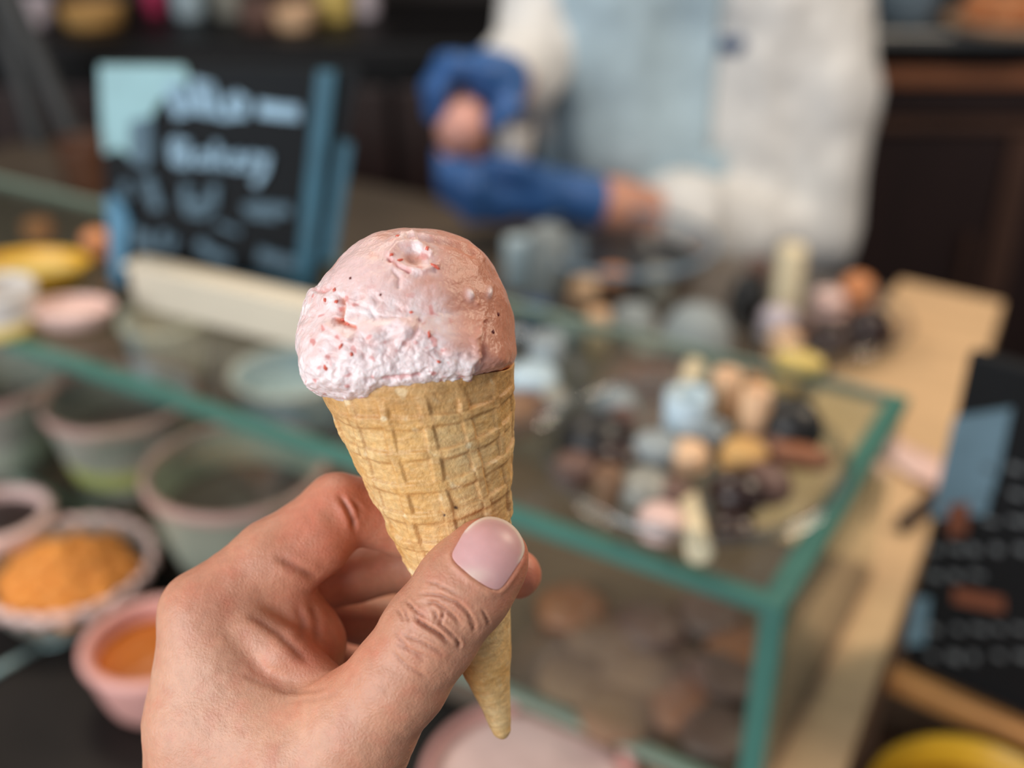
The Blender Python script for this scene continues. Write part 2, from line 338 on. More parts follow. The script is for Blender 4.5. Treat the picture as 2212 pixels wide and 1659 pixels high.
def build_cone():
    root = empty('ice_cream_cone', to_world(np.array([TIP]))[0])
    tag(root, 'waffle cone with one pink strawberry scoop held in the hand', 'ice cream')
    nt, ns = 520, 330
    th = np.linspace(0, 2 * math.pi, nt, endpoint=False); tt = np.concatenate([np.linspace(0, 1, ns)])
    T, TH = np.meshgrid(tt, th, indexing='ij')
    r0 = cone_radius(T)
    # the wafer was baked flat: its square grid lies in the unrolled sheet
    slant = (1 - T) * LEN / math.cos(ALPHA); th0 = math.radians(84)
    phi = ((TH - th0 + math.pi) % (2 * math.pi) - math.pi) * math.sin(ALPHA)
    gx = slant * np.sin(phi); gy = slant * np.cos(phi)
    nn = np.stack([gx.ravel(), gy.ravel(), np.zeros(gx.size)], 1)
    wob = noise(nn / 9.0).reshape(gx.shape) * 0.7; wob2 = noise(nn / 9.0 + 50).reshape(gx.shape) * 0.7
    cell = 9.6
    dx = np.abs(((gx + wob) / cell + 0.42) % 1 - 0.5) * cell; dy = np.abs(((gy + wob2) / 8.3 + 0.35) % 1 - 0.5) * 8.3
    rid = lambda d, w: 1 - sstep(w - 0.45, w + 0.55, d)
    broken = np.clip(0.85 + 0.9 * noise(nn / 6.0 + 7).reshape(gx.shape), 0.15, 1.2)
    broken2 = np.clip(0.85 + 0.9 * noise(nn / 6.0 + 77).reshape(gx.shape), 0.15, 1.2)
    rx = rid(dx, 1.1) * broken; ry = rid(dy, 1.25) * broken2
    ridge = np.maximum(rx, ry); fade = sstep(26, 56, slant) * (1 - 0.7 * sstep(95, 99, slant)); ridge *= fade
    tex = fbm(nn / 2.2 + 3, 3).reshape(gx.shape); coarse = fbm(nn / 11.0 + 21, 2).reshape(gx.shape)
    streak = fbm(np.stack([nn[:, 0] / 5.0, nn[:, 1] / 1.1, nn[:, 2]], 1), 3).reshape(gx.shape)
    seam = sstep(0.0, 0.05, (TH - math.radians(20)) % (2 * math.pi))   # overlap step of the rolled sheet
    R = r0 + 0.74 * ridge - 0.3 * fade + 0.10 * tex + 0.22 * coarse + 0.13 * streak * fade
    spir = np.sin(gy / 2.6 + gx / 5 + 2 * coarse) * (1 - fade) * 0.16; R = R + spir
    rimw = 2.6 * np.cos(TH) + 0.9 * np.sin(2 * TH + 0.5) + 0.7 * noise(np.stack([np.cos(TH).ravel() * 2, np.sin(TH).ravel() * 2, TH.ravel() * 0], 1)).reshape(TH.shape)
    A = T * LEN + (1 - T) ** 5 * rimw
    # round the tip off
    cap = np.sqrt(np.clip(1 - np.clip((T - 0.975) / 0.025, 0, 1) ** 2, 0, 1)); R = R * np.where(T > 0.975, cap, 1)
    rim = RIM.astype(float)
    def pos(R, A): return rim + A[..., None] * AX + (R * np.cos(TH))[..., None] * e_x + (R * np.sin(TH))[..., None] * e_z
    P = pos(R, A).reshape(-1, 3)
    I = np.arange(ns * nt).reshape(ns, nt); J = np.roll(I, -1, 1)
    F = np.stack([I[:-1], J[:-1], J[1:], I[1:]], -1).reshape(-1, 4)
    # inner wall, a few rings down
    Ti = T[:60:6]; Pin = (rim + (A[:60:6])[..., None] * AX + ((r0[:60:6] - 1.5) * np.cos(TH[:60:6]))[..., None] * e_x + ((r0[:60:6] - 1.5) * np.sin(TH[:60:6]))[..., None] * e_z)
    n0 = len(P); K = n0 + np.arange(10 * nt).reshape(10, nt); Kj = np.roll(K, -1, 1)
    F = np.concatenate([F, np.stack([I[0], K[0], Kj[0], J[0]], -1), np.stack([K[:-1], K[1:], Kj[1:], Kj[:-1]], -1).reshape(-1, 4)])
    P = np.concatenate([P, Pin.reshape(-1, 3)])
    base = np.array(srgb(220, 171, 104)[:3]); lightc = np.array(srgb(231, 197, 142)[:3]); brown = np.array(srgb(172, 110, 52)[:3]); pale = np.array(srgb(236, 218, 178)[:3])
    edge = np.clip(np.maximum(np.exp(-((dx - 1.35) / 0.4) ** 2), np.exp(-((dy - 1.5) / 0.4) ** 2)), 0, 1) * fade
    c = np.tile(base, (ns, nt, 1))
    def mx(c, t, w): return c + (t - c) * w[..., None]
    low = noise(nn / 14.0 + 5).reshape(gx.shape); c = mx(c, lightc, np.clip(0.45 + 0.7 * low + 0.35 * tex, 0, 1)); c = mx(c, brown, np.clip(0.5 * edge * (0.7 + 0.6 * low), 0, 1))
    c = mx(c, brown, np.clip(0.35 * streak + 0.05, 0, 0.35)); c = mx(c, brown, 0.35 * sstep(90, 97, slant))
    spots = sstep(0.42, 0.62, noise(nn / 3.3 + 90).reshape(gx.shape)); c = mx(c, pale, 0.6 * spots * (0.3 + 0.7 * np.clip(rx + ry, 0, 1)))
    c = np.concatenate([c.reshape(-1, 3), np.tile(base, (10 * nt, 1))])
    qq = to_px(P)
    for px, py, rr_ in ((960, 1113, 2.6), (984, 1096, 3.2), (987, 1098, 2.2)):
        k = np.exp(-(((qq[:, 0] - px) ** 2 + (qq[:, 1] - py) ** 2) / rr_ ** 2)) * ((P - RIM)[:, 2] > 0)
        c = c + (np.array(srgb(70, 35, 15)[:3]) - c) * np.clip(1.4 * k, 0, 1)[:, None]
    inv = root.location
    o = mesh_obj('waffle_cone', to_world(P) - np.array(inv), F, MAT['wafer'], root); set_color(o, c)
    return root

def build_scoop(root):
    C = H(884, 700, 0).astype(float); sc = 280 / FPX
    cont = [(1118, 742), (1116, 715), (1106, 665), (1094, 630), (1078, 600), (1046, 548), (1010, 520), (962, 501), (915, 496), (866, 497), (835, 502), (808, 510), (780, 525), (745, 552), (722, 580), (703, 603), (692, 620), (676, 624), (667, 640), (655, 680), (648, 725), (650, 765), (660, 800), (664, 818), (672, 842), (690, 856), (722, 866), (770, 874), (812, 872), (832, 862), (858, 846), (900, 836), (945, 846), (985, 850), (1012, 842), (1035, 826), (1060, 818), (1098, 806), (1114, 788), (1120, 765)]
    cont = np.array(cont, float); an = np.arctan2(-(cont[:, 1] - 700), cont[:, 0] - 884); rr = np.hypot(cont[:, 0] - 884, cont[:, 1] - 700) * sc
    s = np.argsort(an); an, rr = an[s], rr[s]; an = np.concatenate([an - 2 * math.pi, an, an + 2 * math.pi]); rr = np.tile(rr, 3)
    # sphere whose pole points at the lens, so that the outline is a ring of the grid
    nu, nv = 640, 330
    ph = np.linspace(-math.pi, math.pi, nu, endpoint=False); ze = np.concatenate([np.linspace(0.002, math.pi * 0.62, nv)])
    ZE, PH = np.meshgrid(ze, ph, indexing='ij')
    D = np.stack([np.sin(ZE) * np.cos(PH), np.sin(ZE) * np.sin(PH), np.cos(ZE)], -1).reshape(-1, 3)
    PHf, ZEf = PH.ravel(), ZE.ravel(); Rs = np.interp(PHf, an, rr); Rs2 = np.interp(PHf, an, np.convolve(rr, np.ones(5) / 5, 'same'))
    blend = sstep(0.75, 1.25, ZEf); Rs = Rs * blend + Rs2 * (1 - blend)
    # the round ball, and a full skirt low down where it was pressed over the rim
    dn = sstep(-0.15, 0.75, -np.sin(PHf)); ex = 2 + 2.6 * dn; Rz = 26.0 + 2.6 * dn
    Rs = Rs * (1 - 0.05 * dn)
    R = (np.abs(np.sin(ZEf) / Rs) ** ex + np.abs(np.cos(ZEf) / Rz) ** ex) ** (-1 / ex)
    P = D * R[:, None]
    q0 = to_px(P + C)
    gl = lambda px, py, s: np.exp(-(((q0[:, 0] - px) ** 2 + (q0[:, 1] - py) ** 2) / s ** 2))
    el = lambda px, py, a, b, t=0: np.exp(-((((q0[:, 0] - px) * math.cos(t) + (q0[:, 1] - py) * math.sin(t)) / a) ** 2 + ((-(q0[:, 0] - px) * math.sin(t) + (q0[:, 1] - py) * math.cos(t)) / b) ** 2))
    line = lambda pts, w: np.exp(-(poly_dist(q0, pts) / w) ** 2)
    # where the ball is melted smooth and where it is torn and grainy
    rough = np.clip(sstep(1010, 930, q0[:, 0] + 0.15 * (q0[:, 1] - 700)) * sstep(600, 690, q0[:, 1] + 0.12 * (884 - q0[:, 0])) + 0.9 * gl(895, 550, 58) + sstep(740, 800, q0[:, 1]) * sstep(1050, 1010, q0[:, 0]) + 0.8 * gl(690, 660, 45), 0, 1)
    h = 0.55 * fbm(P / 9.0 + 4, 3) + rough * (0.5 * np.abs(fbm(P / 4.2 + 11, 2)) - 0.5 * sstep(0.3, 0.55, noise(P / 3.2 + 33)) + 0.09 * fbm(P / 1.4 + 5, 2)) + (1 - rough) * 0.10 * fbm(P / 2.5 + 2, 2)
    skirt = sstep(745, 800, q0[:, 1]) * sstep(0.2, 0.5, -np.sin(PHf)); h = h + skirt * (0.42 * fbm(P / 2.6 + 8, 2) + 0.22 * np.abs(noise(P / 1.2)))
    # curls and craters
    h += -1.5 * el(893, 552, 30, 16, 0.25) + 1.1 * line([(842, 548), (860, 530), (890, 526), (918, 534), (930, 548)], 7) + 0.9 * line([(850, 566), (880, 578), (912, 586), (945, 574)], 6) - 0.9 * line([(842, 560), (862, 574), (884, 584)], 5) + 0.35 * line([(888, 500), (900, 520), (912, 545), (926, 562)], 5)
    h += 0.7 * line([(868, 505), (905, 508), (960, 515), (1010, 528), (1043, 560)], 5) - 0.6 * line([(880, 514), (930, 519), (985, 530), (1020, 552)], 5)
    h += 1.5 * el(880, 708, 18, 30, 0.45) - 0.7 * line([(905, 690), (900, 715), (890, 735), (875, 742)], 5) + 0.5 * el(918, 720, 12, 14)
    h += 1.2 * el(1014, 636, 9, 15, -0.3) + 1.1 * el(1055, 632, 7, 13) + 0.5 * el(1030, 655, 5, 5)
    h += -0.5 * line([(850, 585), (862, 600), (860, 618)], 6) - 1.3 * line([(722, 690), (745, 702), (765, 708)], 6) + 0.8 * line([(705, 700), (740, 720), (755, 730)], 8) - 1.0 * el(735, 670, 6, 18, 0.2)
    h += -0.9 * line([(678, 625), (700, 630), (712, 622)], 5) - 0.8 * el(700, 795, 6, 13, -0.5) - 0.6 * el(722, 752, 8, 12, -0.5)
    h += -0.7 * line([(830, 815), (870, 812), (905, 808)], 4)
    h += -0.8 * line([(733, 640), (742, 660), (736, 685), (726, 698)], 5) - 0.5 * line([(770, 655), (800, 668), (812, 690)], 6) - 0.5 * line([(790, 740), (820, 748), (850, 738)], 6) - 0.5 * line([(945, 760), (975, 772), (1000, 768)], 6) + 0.5 * line([(700, 720), (735, 735), (760, 728)], 7)
    # torn shelf on the right: the main ball stands proud of the lobe beneath
    shelf = [(1080, 560), (1062, 640), (1048, 690), (1038, 735), (1040, 770), (1022, 800), (1016, 830)]
    ex_ = np.interp(q0[:, 1], [p[1] for p in shelf], [p[0] for p in shelf]); ex_ = ex_ + 5 * noise(np.stack([q0[:, 1] / 9, q0[:, 1] * 0, q0[:, 1] * 0 + .5], 1)) + 2.5 * noise(np.stack([q0[:, 1] / 3, q0[:, 1] * 0 + 3, q0[:, 1] * 0 + .5], 1))
    amt = sstep(660, 720, q0[:, 1]); h += -1.0 * amt * sstep(-3, 4, q0[:, 0] - ex_) * sstep(1.9, 1.2, ZEf); h += 0.6 * amt * np.exp(-((q0[:, 0] - ex_ + 9) / 8) ** 2)
    h += 1.6 * el(1078, 778, 34, 26, -0.3) - 0.5 * line([(1050, 700), (1046, 740), (1046, 780)], 6)
    side = sstep(1.2, 1.55, ZEf); h = h * (1 - 0.35 * side)
    Pw = D * (R + h)[:, None] + C
    I = np.arange(nu * nv).reshape(nv, nu); J = np.roll(I, -1, 1)
    F = np.stack([I[:-1], I[1:], J[1:], J[:-1]], -1).reshape(-1, 4).tolist()
    F.append(I[0][::-1].tolist()[::-1]); F.append(I[-1].tolist()[::-1])
    pink = np.array(srgb(236, 204, 200)[:3]); white = np.array(srgb(244, 228, 226)[:3]); salmon = np.array(srgb(215, 146, 118)[:3]); red = np.array(srgb(214, 92, 80)[:3]); orange = np.array(srgb(228, 120, 82)[:3]); seed = np.array(srgb(110, 40, 35)[:3])
    c = np.tile(pink, (len(Pw), 1))
    def mx(c, t, w): return c + (t - c) * np.clip(w, 0, 1)[:, None]
    melt_warm_light = (1 - rough) * sstep(800, 1040, q0[:, 0] + 0.6 * (640 - q0[:, 1])); c = mx(c, salmon, 0.85 * melt_warm_light + 0.12)  # salmon of the melted film, with warm light from the right painted in
    c = mx(c, white, rough * np.clip(0.45 + 0.8 * noise(P / 2.6 + 60), 0, 0.9)); c = mx(c, white, 0.7 * skirt * (q0[:, 0] < 1030))
    c = mx(c, red, 0.55 * rough * sstep(0.38, 0.62, noise(P / 2.1 + 70))); c = mx(c, salmon, 0.5 * sstep(0.2, 0.6, noise(P / 6 + 44)) * (1 - rough))
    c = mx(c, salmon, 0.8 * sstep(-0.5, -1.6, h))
    c = mx(c, orange, 0.5 * line([(722, 690), (745, 702), (765, 708)], 6)); c = mx(c, red, 0.35 * line([(842, 560), (862, 574), (884, 584)], 6)); c = mx(c, red, 0.4 * line([(830, 815), (870, 812), (905, 808)], 4)); c = mx(c, red, 0.35 * line([(678, 625), (700, 630), (712, 622)], 5))
    c = mx(c, white, 0.8 * (el(1014, 636, 8, 13, -0.3) + el(1055, 632, 6, 11))); c = mx(c, pink, 0.6 * el(880, 708, 18, 30, 0.45))
    loc = np.array(root.location)
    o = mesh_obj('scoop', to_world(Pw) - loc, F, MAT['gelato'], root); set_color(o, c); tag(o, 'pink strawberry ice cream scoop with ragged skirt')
    # fruit pieces and seeds set in the surface
    tree = None
    pts = q0; vis = ZEf < 1.35
    def piece(name, px, py, a, b, t, m, hgt=0.5):
        d2 = np.where(vis, (pts[:, 0] - px) ** 2 + (pts[:, 1] - py) ** 2, 1e12); k = int(d2.argmin()); p = Pw[k]; n = D[k]
        ux = np.array([math.cos(t), -math.sin(t), 0]); ux -= n * (ux @ n); ux /= np.linalg.norm(ux); uy = np.cross(n, ux)
        V = [p + n * hgt]; nb = 10; Fx = []
        for j, (f, z) in enumerate(((.55, .8), (1.0, 0.0), (.9, -0.7))):
            for i in range(nb):
                w = f * (1 + 0.25 * math.sin(i * 2.7 + px)); ca, sa = math.cos(2 * math.pi * i / nb), math.sin(2 * math.pi * i / nb)
                V.append(p + ux * a * sc * w * ca + uy * b * sc * w * sa + n * hgt * z)
        Fx = [(0, 1 + i, 1 + (i + 1) % nb) for i in range(nb)]
        for j in (0, 1): Fx += [(1 + j * nb + i, 1 + (j + 1) * nb + i, 1 + (j + 1) * nb + (i + 1) % nb, 1 + j * nb + (i + 1) % nb) for i in range(nb)]
        return mesh_obj(name, to_world(np.array(V)) - loc, Fx, m, o)
    for (px, py, a, b, t) in ((742, 701, 16, 4, -0.5), (728, 690, 7, 4, -0.2), (700, 795, 5, 11, 0.3), (862, 560, 8, 4, -0.6), (846, 552, 5, 3, -.4), (922, 542, 4, 6, 0.1), (938, 578, 10, 4, 0.5), (724, 628, 4, 6, 0), (703, 648, 4, 5, 0), (727, 652, 5, 4, 0), (761, 765, 4, 5, 0), (735, 750, 8, 4, -.9), (888, 675, 4, 3, 0), (926, 722, 3, 8, 0), (948, 782, 5, 3, .5), (860, 513, 5, 4, 0)):
        piece('strawberry_piece', px, py, a, b, t, MAT['berry'], 0.35)
    for (px, py, a, b) in ((1077, 680, 3.6, 5), (1069, 718, 4, 5.5), (756, 600, 3, 3), (822, 637, 2.5, 3)):
        piece('strawberry_seed', px, py, a, b, 0.3, MAT['seed'], 0.3)
    return o

MAT = {}
MAT['skin'] = mat('skin', (1, 1, 1), 0.42, var=0.06, scale=400, bump=0.00022, bscale=1500, sss=0.35, sss_r=(1, 0.35, 0.2), sss_scale=0.0022, attr='tint', spec=0.45)
MAT['nail'] = mat('nail', (1, 1, 1), 0.42, var=0.04, scale=300, sss=0.3, sss_r=(1, .45, .35), sss_scale=0.002, attr='tint')
MAT['wafer'] = mat('wafer', (1, 1, 1), 0.5, var=0.14, scale=700, bump=0.00022, bscale=1400, sss=0.12, sss_r=(1, .6, .3), sss_scale=0.0015, attr='tint')
MAT['gelato'] = mat('gelato', (1, 1, 1), 0.27, var=0.05, scale=500, bump=0.00028, bscale=1300, sss=0.5, sss_r=(1, .6, .5), sss_scale=0.002, attr='tint')
MAT['berry'] = mat('berry', srgb(212, 98, 78), 0.3, scale=900, sss=0.3, sss_scale=0.002)
MAT['seed'] = mat('seed', srgb(110, 40, 34), 0.4, scale=900)
hand = build_hand(); cone = build_cone(); build_scoop(cone)

# ================================================================== shop: generic solids
def lathe(prof, seg=32, wave=None, caps=True):
    if not caps: prof = list(prof) + [prof[0]]
    V, F = [], []
    for (r, z) in prof:
        for i in range(seg):
            a = 2 * math.pi * i / seg; k = 1 + (wave(a, r, z) if wave else 0); V.append((r * k * math.cos(a), r * k * math.sin(a), z))
    for j in range(len(prof) - 1):
        for i in range(seg): F.append((j * seg + i, j * seg + (i + 1) % seg, (j + 1) * seg + (i + 1) % seg, (j + 1) * seg + i))
    if caps: F.append(tuple(reversed(range(seg)))); n = (len(prof) - 1) * seg; F.append(tuple(n + i for i in range(seg)))
    return V, F
def box(name, x0, x1, y0, y1, z0, z1, m, parent=None, bev=0.0, seg=2, smooth=False):
    bm = bmesh.new(); bmesh.ops.create_cube(bm, size=1)
    for v in bm.verts: v.co = ((x0 + x1) / 2 + v.co.x * (x1 - x0), (y0 + y1) / 2 + v.co.y * (y1 - y0), (z0 + z1) / 2 + v.co.z * (z1 - z0))
    if bev: bmesh.ops.bevel(bm, geom=bm.edges[:] , offset=bev, segments=seg, affect='EDGES', profile=0.5)
    me = bpy.data.meshes.new(name); bm.to_mesh(me); bm.free(); o = bpy.data.objects.new(name, me); COL.objects.link(o); me.materials.append(m)
    if parent: o.parent = parent
    return o
def tube(name, pts, r, m, parent=None, seg=10):
    pts = [Vector(p) for p in pts]; rs = r if isinstance(r, (list, tuple)) else [r] * len(pts); V, F = [], []
    for i, p in enumerate(pts):
        d = (pts[min(i + 1, len(pts) - 1)] - pts[max(i - 1, 0)]).normalized(); u = d.orthogonal().normalized() if i == 0 else (u - d * u.dot(d)).normalized(); w = d.cross(u)
        for k in range(seg): a = 2 * math.pi * k / seg; V.append(p + (u * math.cos(a) + w * math.sin(a)) * rs[i])
    for i in range(len(pts) - 1):
        for k in range(seg): F.append((i * seg + k, i * seg + (k + 1) % seg, (i + 1) * seg + (k + 1) % seg, (i + 1) * seg + k))
    F.append(tuple(reversed(range(seg)))); F.append(tuple((len(pts) - 1) * seg + k for k in range(seg)))
    return mesh_obj(name, V, F, m, parent)
def extr(name, poly, z0, z1, m, parent=None):   # a flat outline given a thickness
    n = len(poly); V = [(x, y, z0) for x, y in poly] + [(x, y, z1) for x, y in poly]
    F = [tuple(reversed(range(n))), tuple(range(n, 2 * n))] + [(i, (i + 1) % n, n + (i + 1) % n, n + i) for i in range(n)]
    return mesh_obj(name, V, F, m, parent, smooth=False)
def clone(o, loc=None, rot=None, sc=None, parent=None):
    c = o.copy(); COL.objects.link(c)
    if parent is not None: c.parent = parent
    for ch in list(o.children): clone(ch, parent=c)
    if loc is not None: c.location = loc
    if rot is not None: c.rotation_euler = rot
    if sc is not None: c.scale = sc
    return c
def glass(name, tint, base=0.045, rough=0.02, strength=1.0):
    m = bpy.data.materials.new(name); m.use_nodes = True; nt = m.node_tree; n = nt.nodes; n.remove(n['Principled BSDF'])
    t = n.new('ShaderNodeBsdfTransparent'); t.inputs[0].default_value = tint; g = n.new('ShaderNodeBsdfGlossy'); g.inputs['Roughness'].default_value = rough
    lw = n.new('ShaderNodeLayerWeight'); lw.inputs[0].default_value = 0.5; pw = n.new('ShaderNodeMath'); pw.operation = 'POWER'; pw.inputs[1].default_value = 4.0
    nt.links.new(lw.outputs['Facing'], pw.inputs[0]); ma = n.new('ShaderNodeMath'); ma.operation = 'MULTIPLY_ADD'; ma.inputs[1].default_value = 0.7 * strength; ma.inputs[2].default_value = base; nt.links.new(pw.outputs[0], ma.inputs[0])
    mx = n.new('ShaderNodeMixShader'); nt.links.new(ma.outputs[0], mx.inputs[0]); nt.links.new(t.outputs[0], mx.inputs[1]); nt.links.new(g.outputs[0], mx.inputs[2]); nt.links.new(mx.outputs[0], n['Material Output'].inputs[0])
    return m
M = MAT
M['wood'] = mat('counter_wood', srgb(212, 176, 134), 0.5, var=0.12, scale=5, stretch=(1, 8, 8), bump=0.0004, bscale=30)
M['wood_edge'] = mat('wood_edge', srgb(196, 140, 84), 0.5, scale=12)
M['cream_wood'] = mat('cream_wood', srgb(214, 202, 180), 0.6, var=0.05, scale=9)
M['brown'] = mat('brown_board', srgb(104, 76, 56), 0.5, scale=8)
M['tray'] = mat('case_base', srgb(104, 82, 64), 0.5, var=0.2, scale=14)
M['darkwood'] = mat('dark_cabinet_wood', srgb(46, 29, 26), 0.45, var=0.2, scale=6, stretch=(8, 8, 1))
M['darkedge'] = mat('cabinet_edge_wood', srgb(84, 58, 46), 0.5, scale=8)
M['black'] = mat('black_laminate', srgb(18, 16, 17), 0.5, spec=0.25)
M['ledge'] = mat('dark_ledge', srgb(32, 28, 26), 0.55, var=0.25, scale=9, spec=0.2)
M['steel'] = mat('steel', srgb(140, 140, 138), 0.35, metal=0.7)
M['floor'] = mat('floor_tile', srgb(90, 82, 76), 0.5)
M['wall'] = mat('dark_wall', srgb(40, 34, 33), 0.8)
M['glass'] = glass('sheet_glass', (0.95, 0.985, 0.97, 1))
M['bowlglass'] = glass('bowl_glass', (0.96, 0.97, 0.97, 1), 0.07, 0.03, 1.1)
M['teal'] = mat('polished_glass_edge', srgb(72, 118, 106), 0.3, var=0.15, scale=8, coat=0.3)
M['teal_pale'] = mat('pale_glass_edge', srgb(140, 156, 140), 0.25, var=0.15, scale=8)
def cm(name, r, g, b, rough=0.45, **k): M[name] = mat(name, srgb(r, g, b), rough, **k); return M[name]
cm('pink_ceramic', 222, 164, 154, 0.3); cm('pale_pink', 232, 196, 186, 0.35); cm('white_ceramic', 222, 216, 210, 0.3); cm('grey_ceramic', 150, 148, 138, 0.35)
cm('green_grey', 146, 150, 134, 0.4); cm('lime_band', 160, 158, 88, 0.4); cm('yellow', 214, 164, 40, 0.35); cm('ochre', 196, 138, 20, 0.4)
cm('choc', 46, 28, 24, 0.3); cm('dark', 30, 28, 27, 0.4); cm('orange_food', 218, 140, 58, 0.6, bump=0.002, bscale=120); cm('caramel', 190, 104, 28, 0.3); cm('orange', 216, 142, 92, 0.45)
cm('peach', 232, 190, 150, 0.5); cm('cream', 236, 220, 184, 0.5); cm('copper', 150, 96, 66, 0.4); cm('bluewhite', 184, 204, 214, 0.3); cm('lilac', 200, 188, 196, 0.4); cm('gold', 206, 160, 96, 0.6); cm('silver', 150, 158, 160, 0.65); cm('rosebrown', 108, 80, 70, 0.5); cm('cookie', 138, 104, 78, 0.7, bump=0.002, bscale=200); cm('lemon', 222, 194, 112, 0.4); cm('magenta', 200, 62, 104, 0.4); cm('shirt', 214, 213, 211, 0.85, bump=0.0015, bscale=60); cm('apron', 170, 192, 203, 0.85, bump=0.001, bscale=60); cm('trousers', 40, 38, 40, 0.9); cm('glove', 52, 96, 156, 0.42); cm('body_skin', 196, 140, 116, 0.5, sss=0.2, sss_scale=0.01); cm('hair', 40, 28, 22, 0.6); cm('navy', 52, 82, 120, 0.7); cm('eye_white', 235, 232, 228, 0.3); cm('eye_dark', 40, 26, 20, 0.2); cm('slate', 120, 140, 156, 0.8)
cm('board_black', 13, 14, 16, 0.6, spec=0.25); cm('sign_black', 10, 14, 18, 0.6, spec=0.25); cm('sign_teal', 60, 104, 122, 0.4); cm('chalk', 158, 190, 210, 0.7); cm('chalk_dim', 92, 116, 130, 0.7); cm('patch_teal', 158, 198, 202, 0.5); cm('sign_blue', 92, 142, 170, 0.45); cm('print_grey', 110, 112, 112, 0.6); cm('print_rust', 122, 66, 40, 0.6); cm('print_steel', 104, 130, 142, 0.5); cm('lip', 176, 96, 88, 0.5)

cm('tubrim', 176, 140, 130, 0.4); cm('tubdark', 74, 62, 58, 0.4); cm('lip_wood', 204, 142, 82, 0.5); cm('darkgrey', 46, 48, 50, 0.5); cm('dim_copper', 92, 58, 40, 0.5); cm('darktop', 98, 86, 74, 0.4, var=0.2, scale=6)
YAW = math.radians(-31.0); E1 = np.array([math.cos(YAW), math.sin(YAW), 0]); E2 = np.array([-math.sin(YAW), math.cos(YAW), 0])
ZT, ZW, ZL = 1.18, 0.995, 0.98           # glass top, wooden worktop, customer ledge
C0 = at_z(1690, 1310, ZT); C0 = np.array([C0[0], C0[1], 0])
def K(a, b, z): return C0 + a * E1 + b * E2 + np.array([0, 0, z])
def ab(p): d = np.array(p) - C0; return float(d[:2] @ E1[:2]), float(d[:2] @ E2[:2])

# ------------------------------------------------------------------ room
st = lambda o: tag(o, kind='structure')
st(box('floor', -4, 4, -2.5, 3.2, -0.1, 0.0, M['floor'])); st(box('wall_back', -4, 4, 3.1, 3.25, 0.0, 2.8, M['wall']))
st(box('wall_right', 3.6, 3.75, 0.6, 3.1, 0.0, 2.8, M['wall']))

# ------------------------------------------------------------------ back counter behind the server
bc = empty('back_counter', (-1.3, 2.8, 0)); tag(bc, 'long black back counter along the left of the rear wall', 'counter')
box('worktop', -1.6, 1.76, -0.33, 0.28, 1.09, 1.15, M['black'], bc, 0.008)
box('carcass', -1.55, 1.7, -0.28, 0.27, 0.0, 1.09, M['black'], bc)
for i in range(5): d = box('door', -1.52 + i * 0.64, -1.52 + i * 0.64 + 0.62, -0.305, -0.281, 0.08, 1.05, M['darkwood'], bc, 0.006); box('handle', -1.0 + i * 0.64, -0.985 + i * 0.64, -0.33, -0.305, 0.62, 0.78, M['darkedge'], d)
rc = empty('rear_cabinet', (1.5, 2.8, 0)); tag(rc, 'dark brown wooden cabinet with a grey steel top behind the server', 'cabinet')
box('steel_top', -1.03, 1.5, -0.36, 0.28, 1.15, 1.18, M['steel'], rc, 0.006)
box('carcass', -1.0, 1.5, -0.28, 0.27, 0.0, 1.15, M['black'], rc)
box('pull_out_board', -1.0, 1.48, -0.335, -0.281, 1.058, 1.094, M['copper'], rc, 0.004)
for i in range(3): d = box('drawer', -0.98 + i * 0.8, -0.98 + i * 0.8 + 0.78, -0.31, -0.281, 0.985, 1.048, M['darkwood'], rc, 0.006)
box('rail', -1.0, 1.48, -0.318, -0.281, 0.952, 0.976, M['darkedge'], rc, 0.004)
sx = float(at_y(2165, 450, 2.49)[0]) - 1.5
for x0, x1 in ((-0.98, sx - 0.01), (sx + 0.055, sx + 0.75), (sx + 0.77, 1.46)): d = box('door', x0, x1, -0.30, -0.281, 0.1, 0.945, M['darkwood'], rc, 0.006); box('handle', x1 - 0.06, x1 - 0.045, -0.325, -0.30, 0.55, 0.7, M['darkedge'], d)
box('stile', sx - 0.008, sx + 0.053, -0.308, -0.281, 0.1, 0.945, M['darkedge'], rc)

# ------------------------------------------------------------------ worktop with the glass case
wt = empty('wooden_worktop', (C0[0], C0[1], 0), YAW); tag(wt, 'pale wooden end of the worktop, right of the glass case', 'counter')
extr('top', [(-0.15, 0.0), (0.048, 0.0), (0.030, 0.374), (0.012, 0.718), (-0.006, 1.03), (-0.15, 1.04)], ZW - 0.04, ZW, M['wood'], wt)
extr('base', [(-0.15, 0.03), (0.01, 0.03), (-0.03, 0.9), (-0.15, 0.9)], 0, ZW - 0.04, M['brown'], wt)
dt = empty('dark_worktop', (C0[0], C0[1], 0), YAW); tag(dt, 'grey brown worktop joining the pale wood, under the long glass case', 'counter')
box('top', -1.9, -0.1505, 0.0, 1.0, ZW - 0.04, ZW, M['darktop'], dt, 0.002); box('base', -1.85, -0.1505, 0.03, 0.9, 0, ZW - 0.04, M['brown'], dt)
fl = empty('customer_ledge', (C0[0], C0[1], 0), YAW); tag(fl, 'dark brown ledge in front of the glass case', 'ledge')
box('shelf', -1.9, 0.03, -0.30, -0.001, ZL - 0.03, ZL, M['ledge'], fl, 0.003); box('front_panel', -1.9, 0.03, -0.2, -0.17, 0, ZL - 0.03, M['darkwood'], fl)

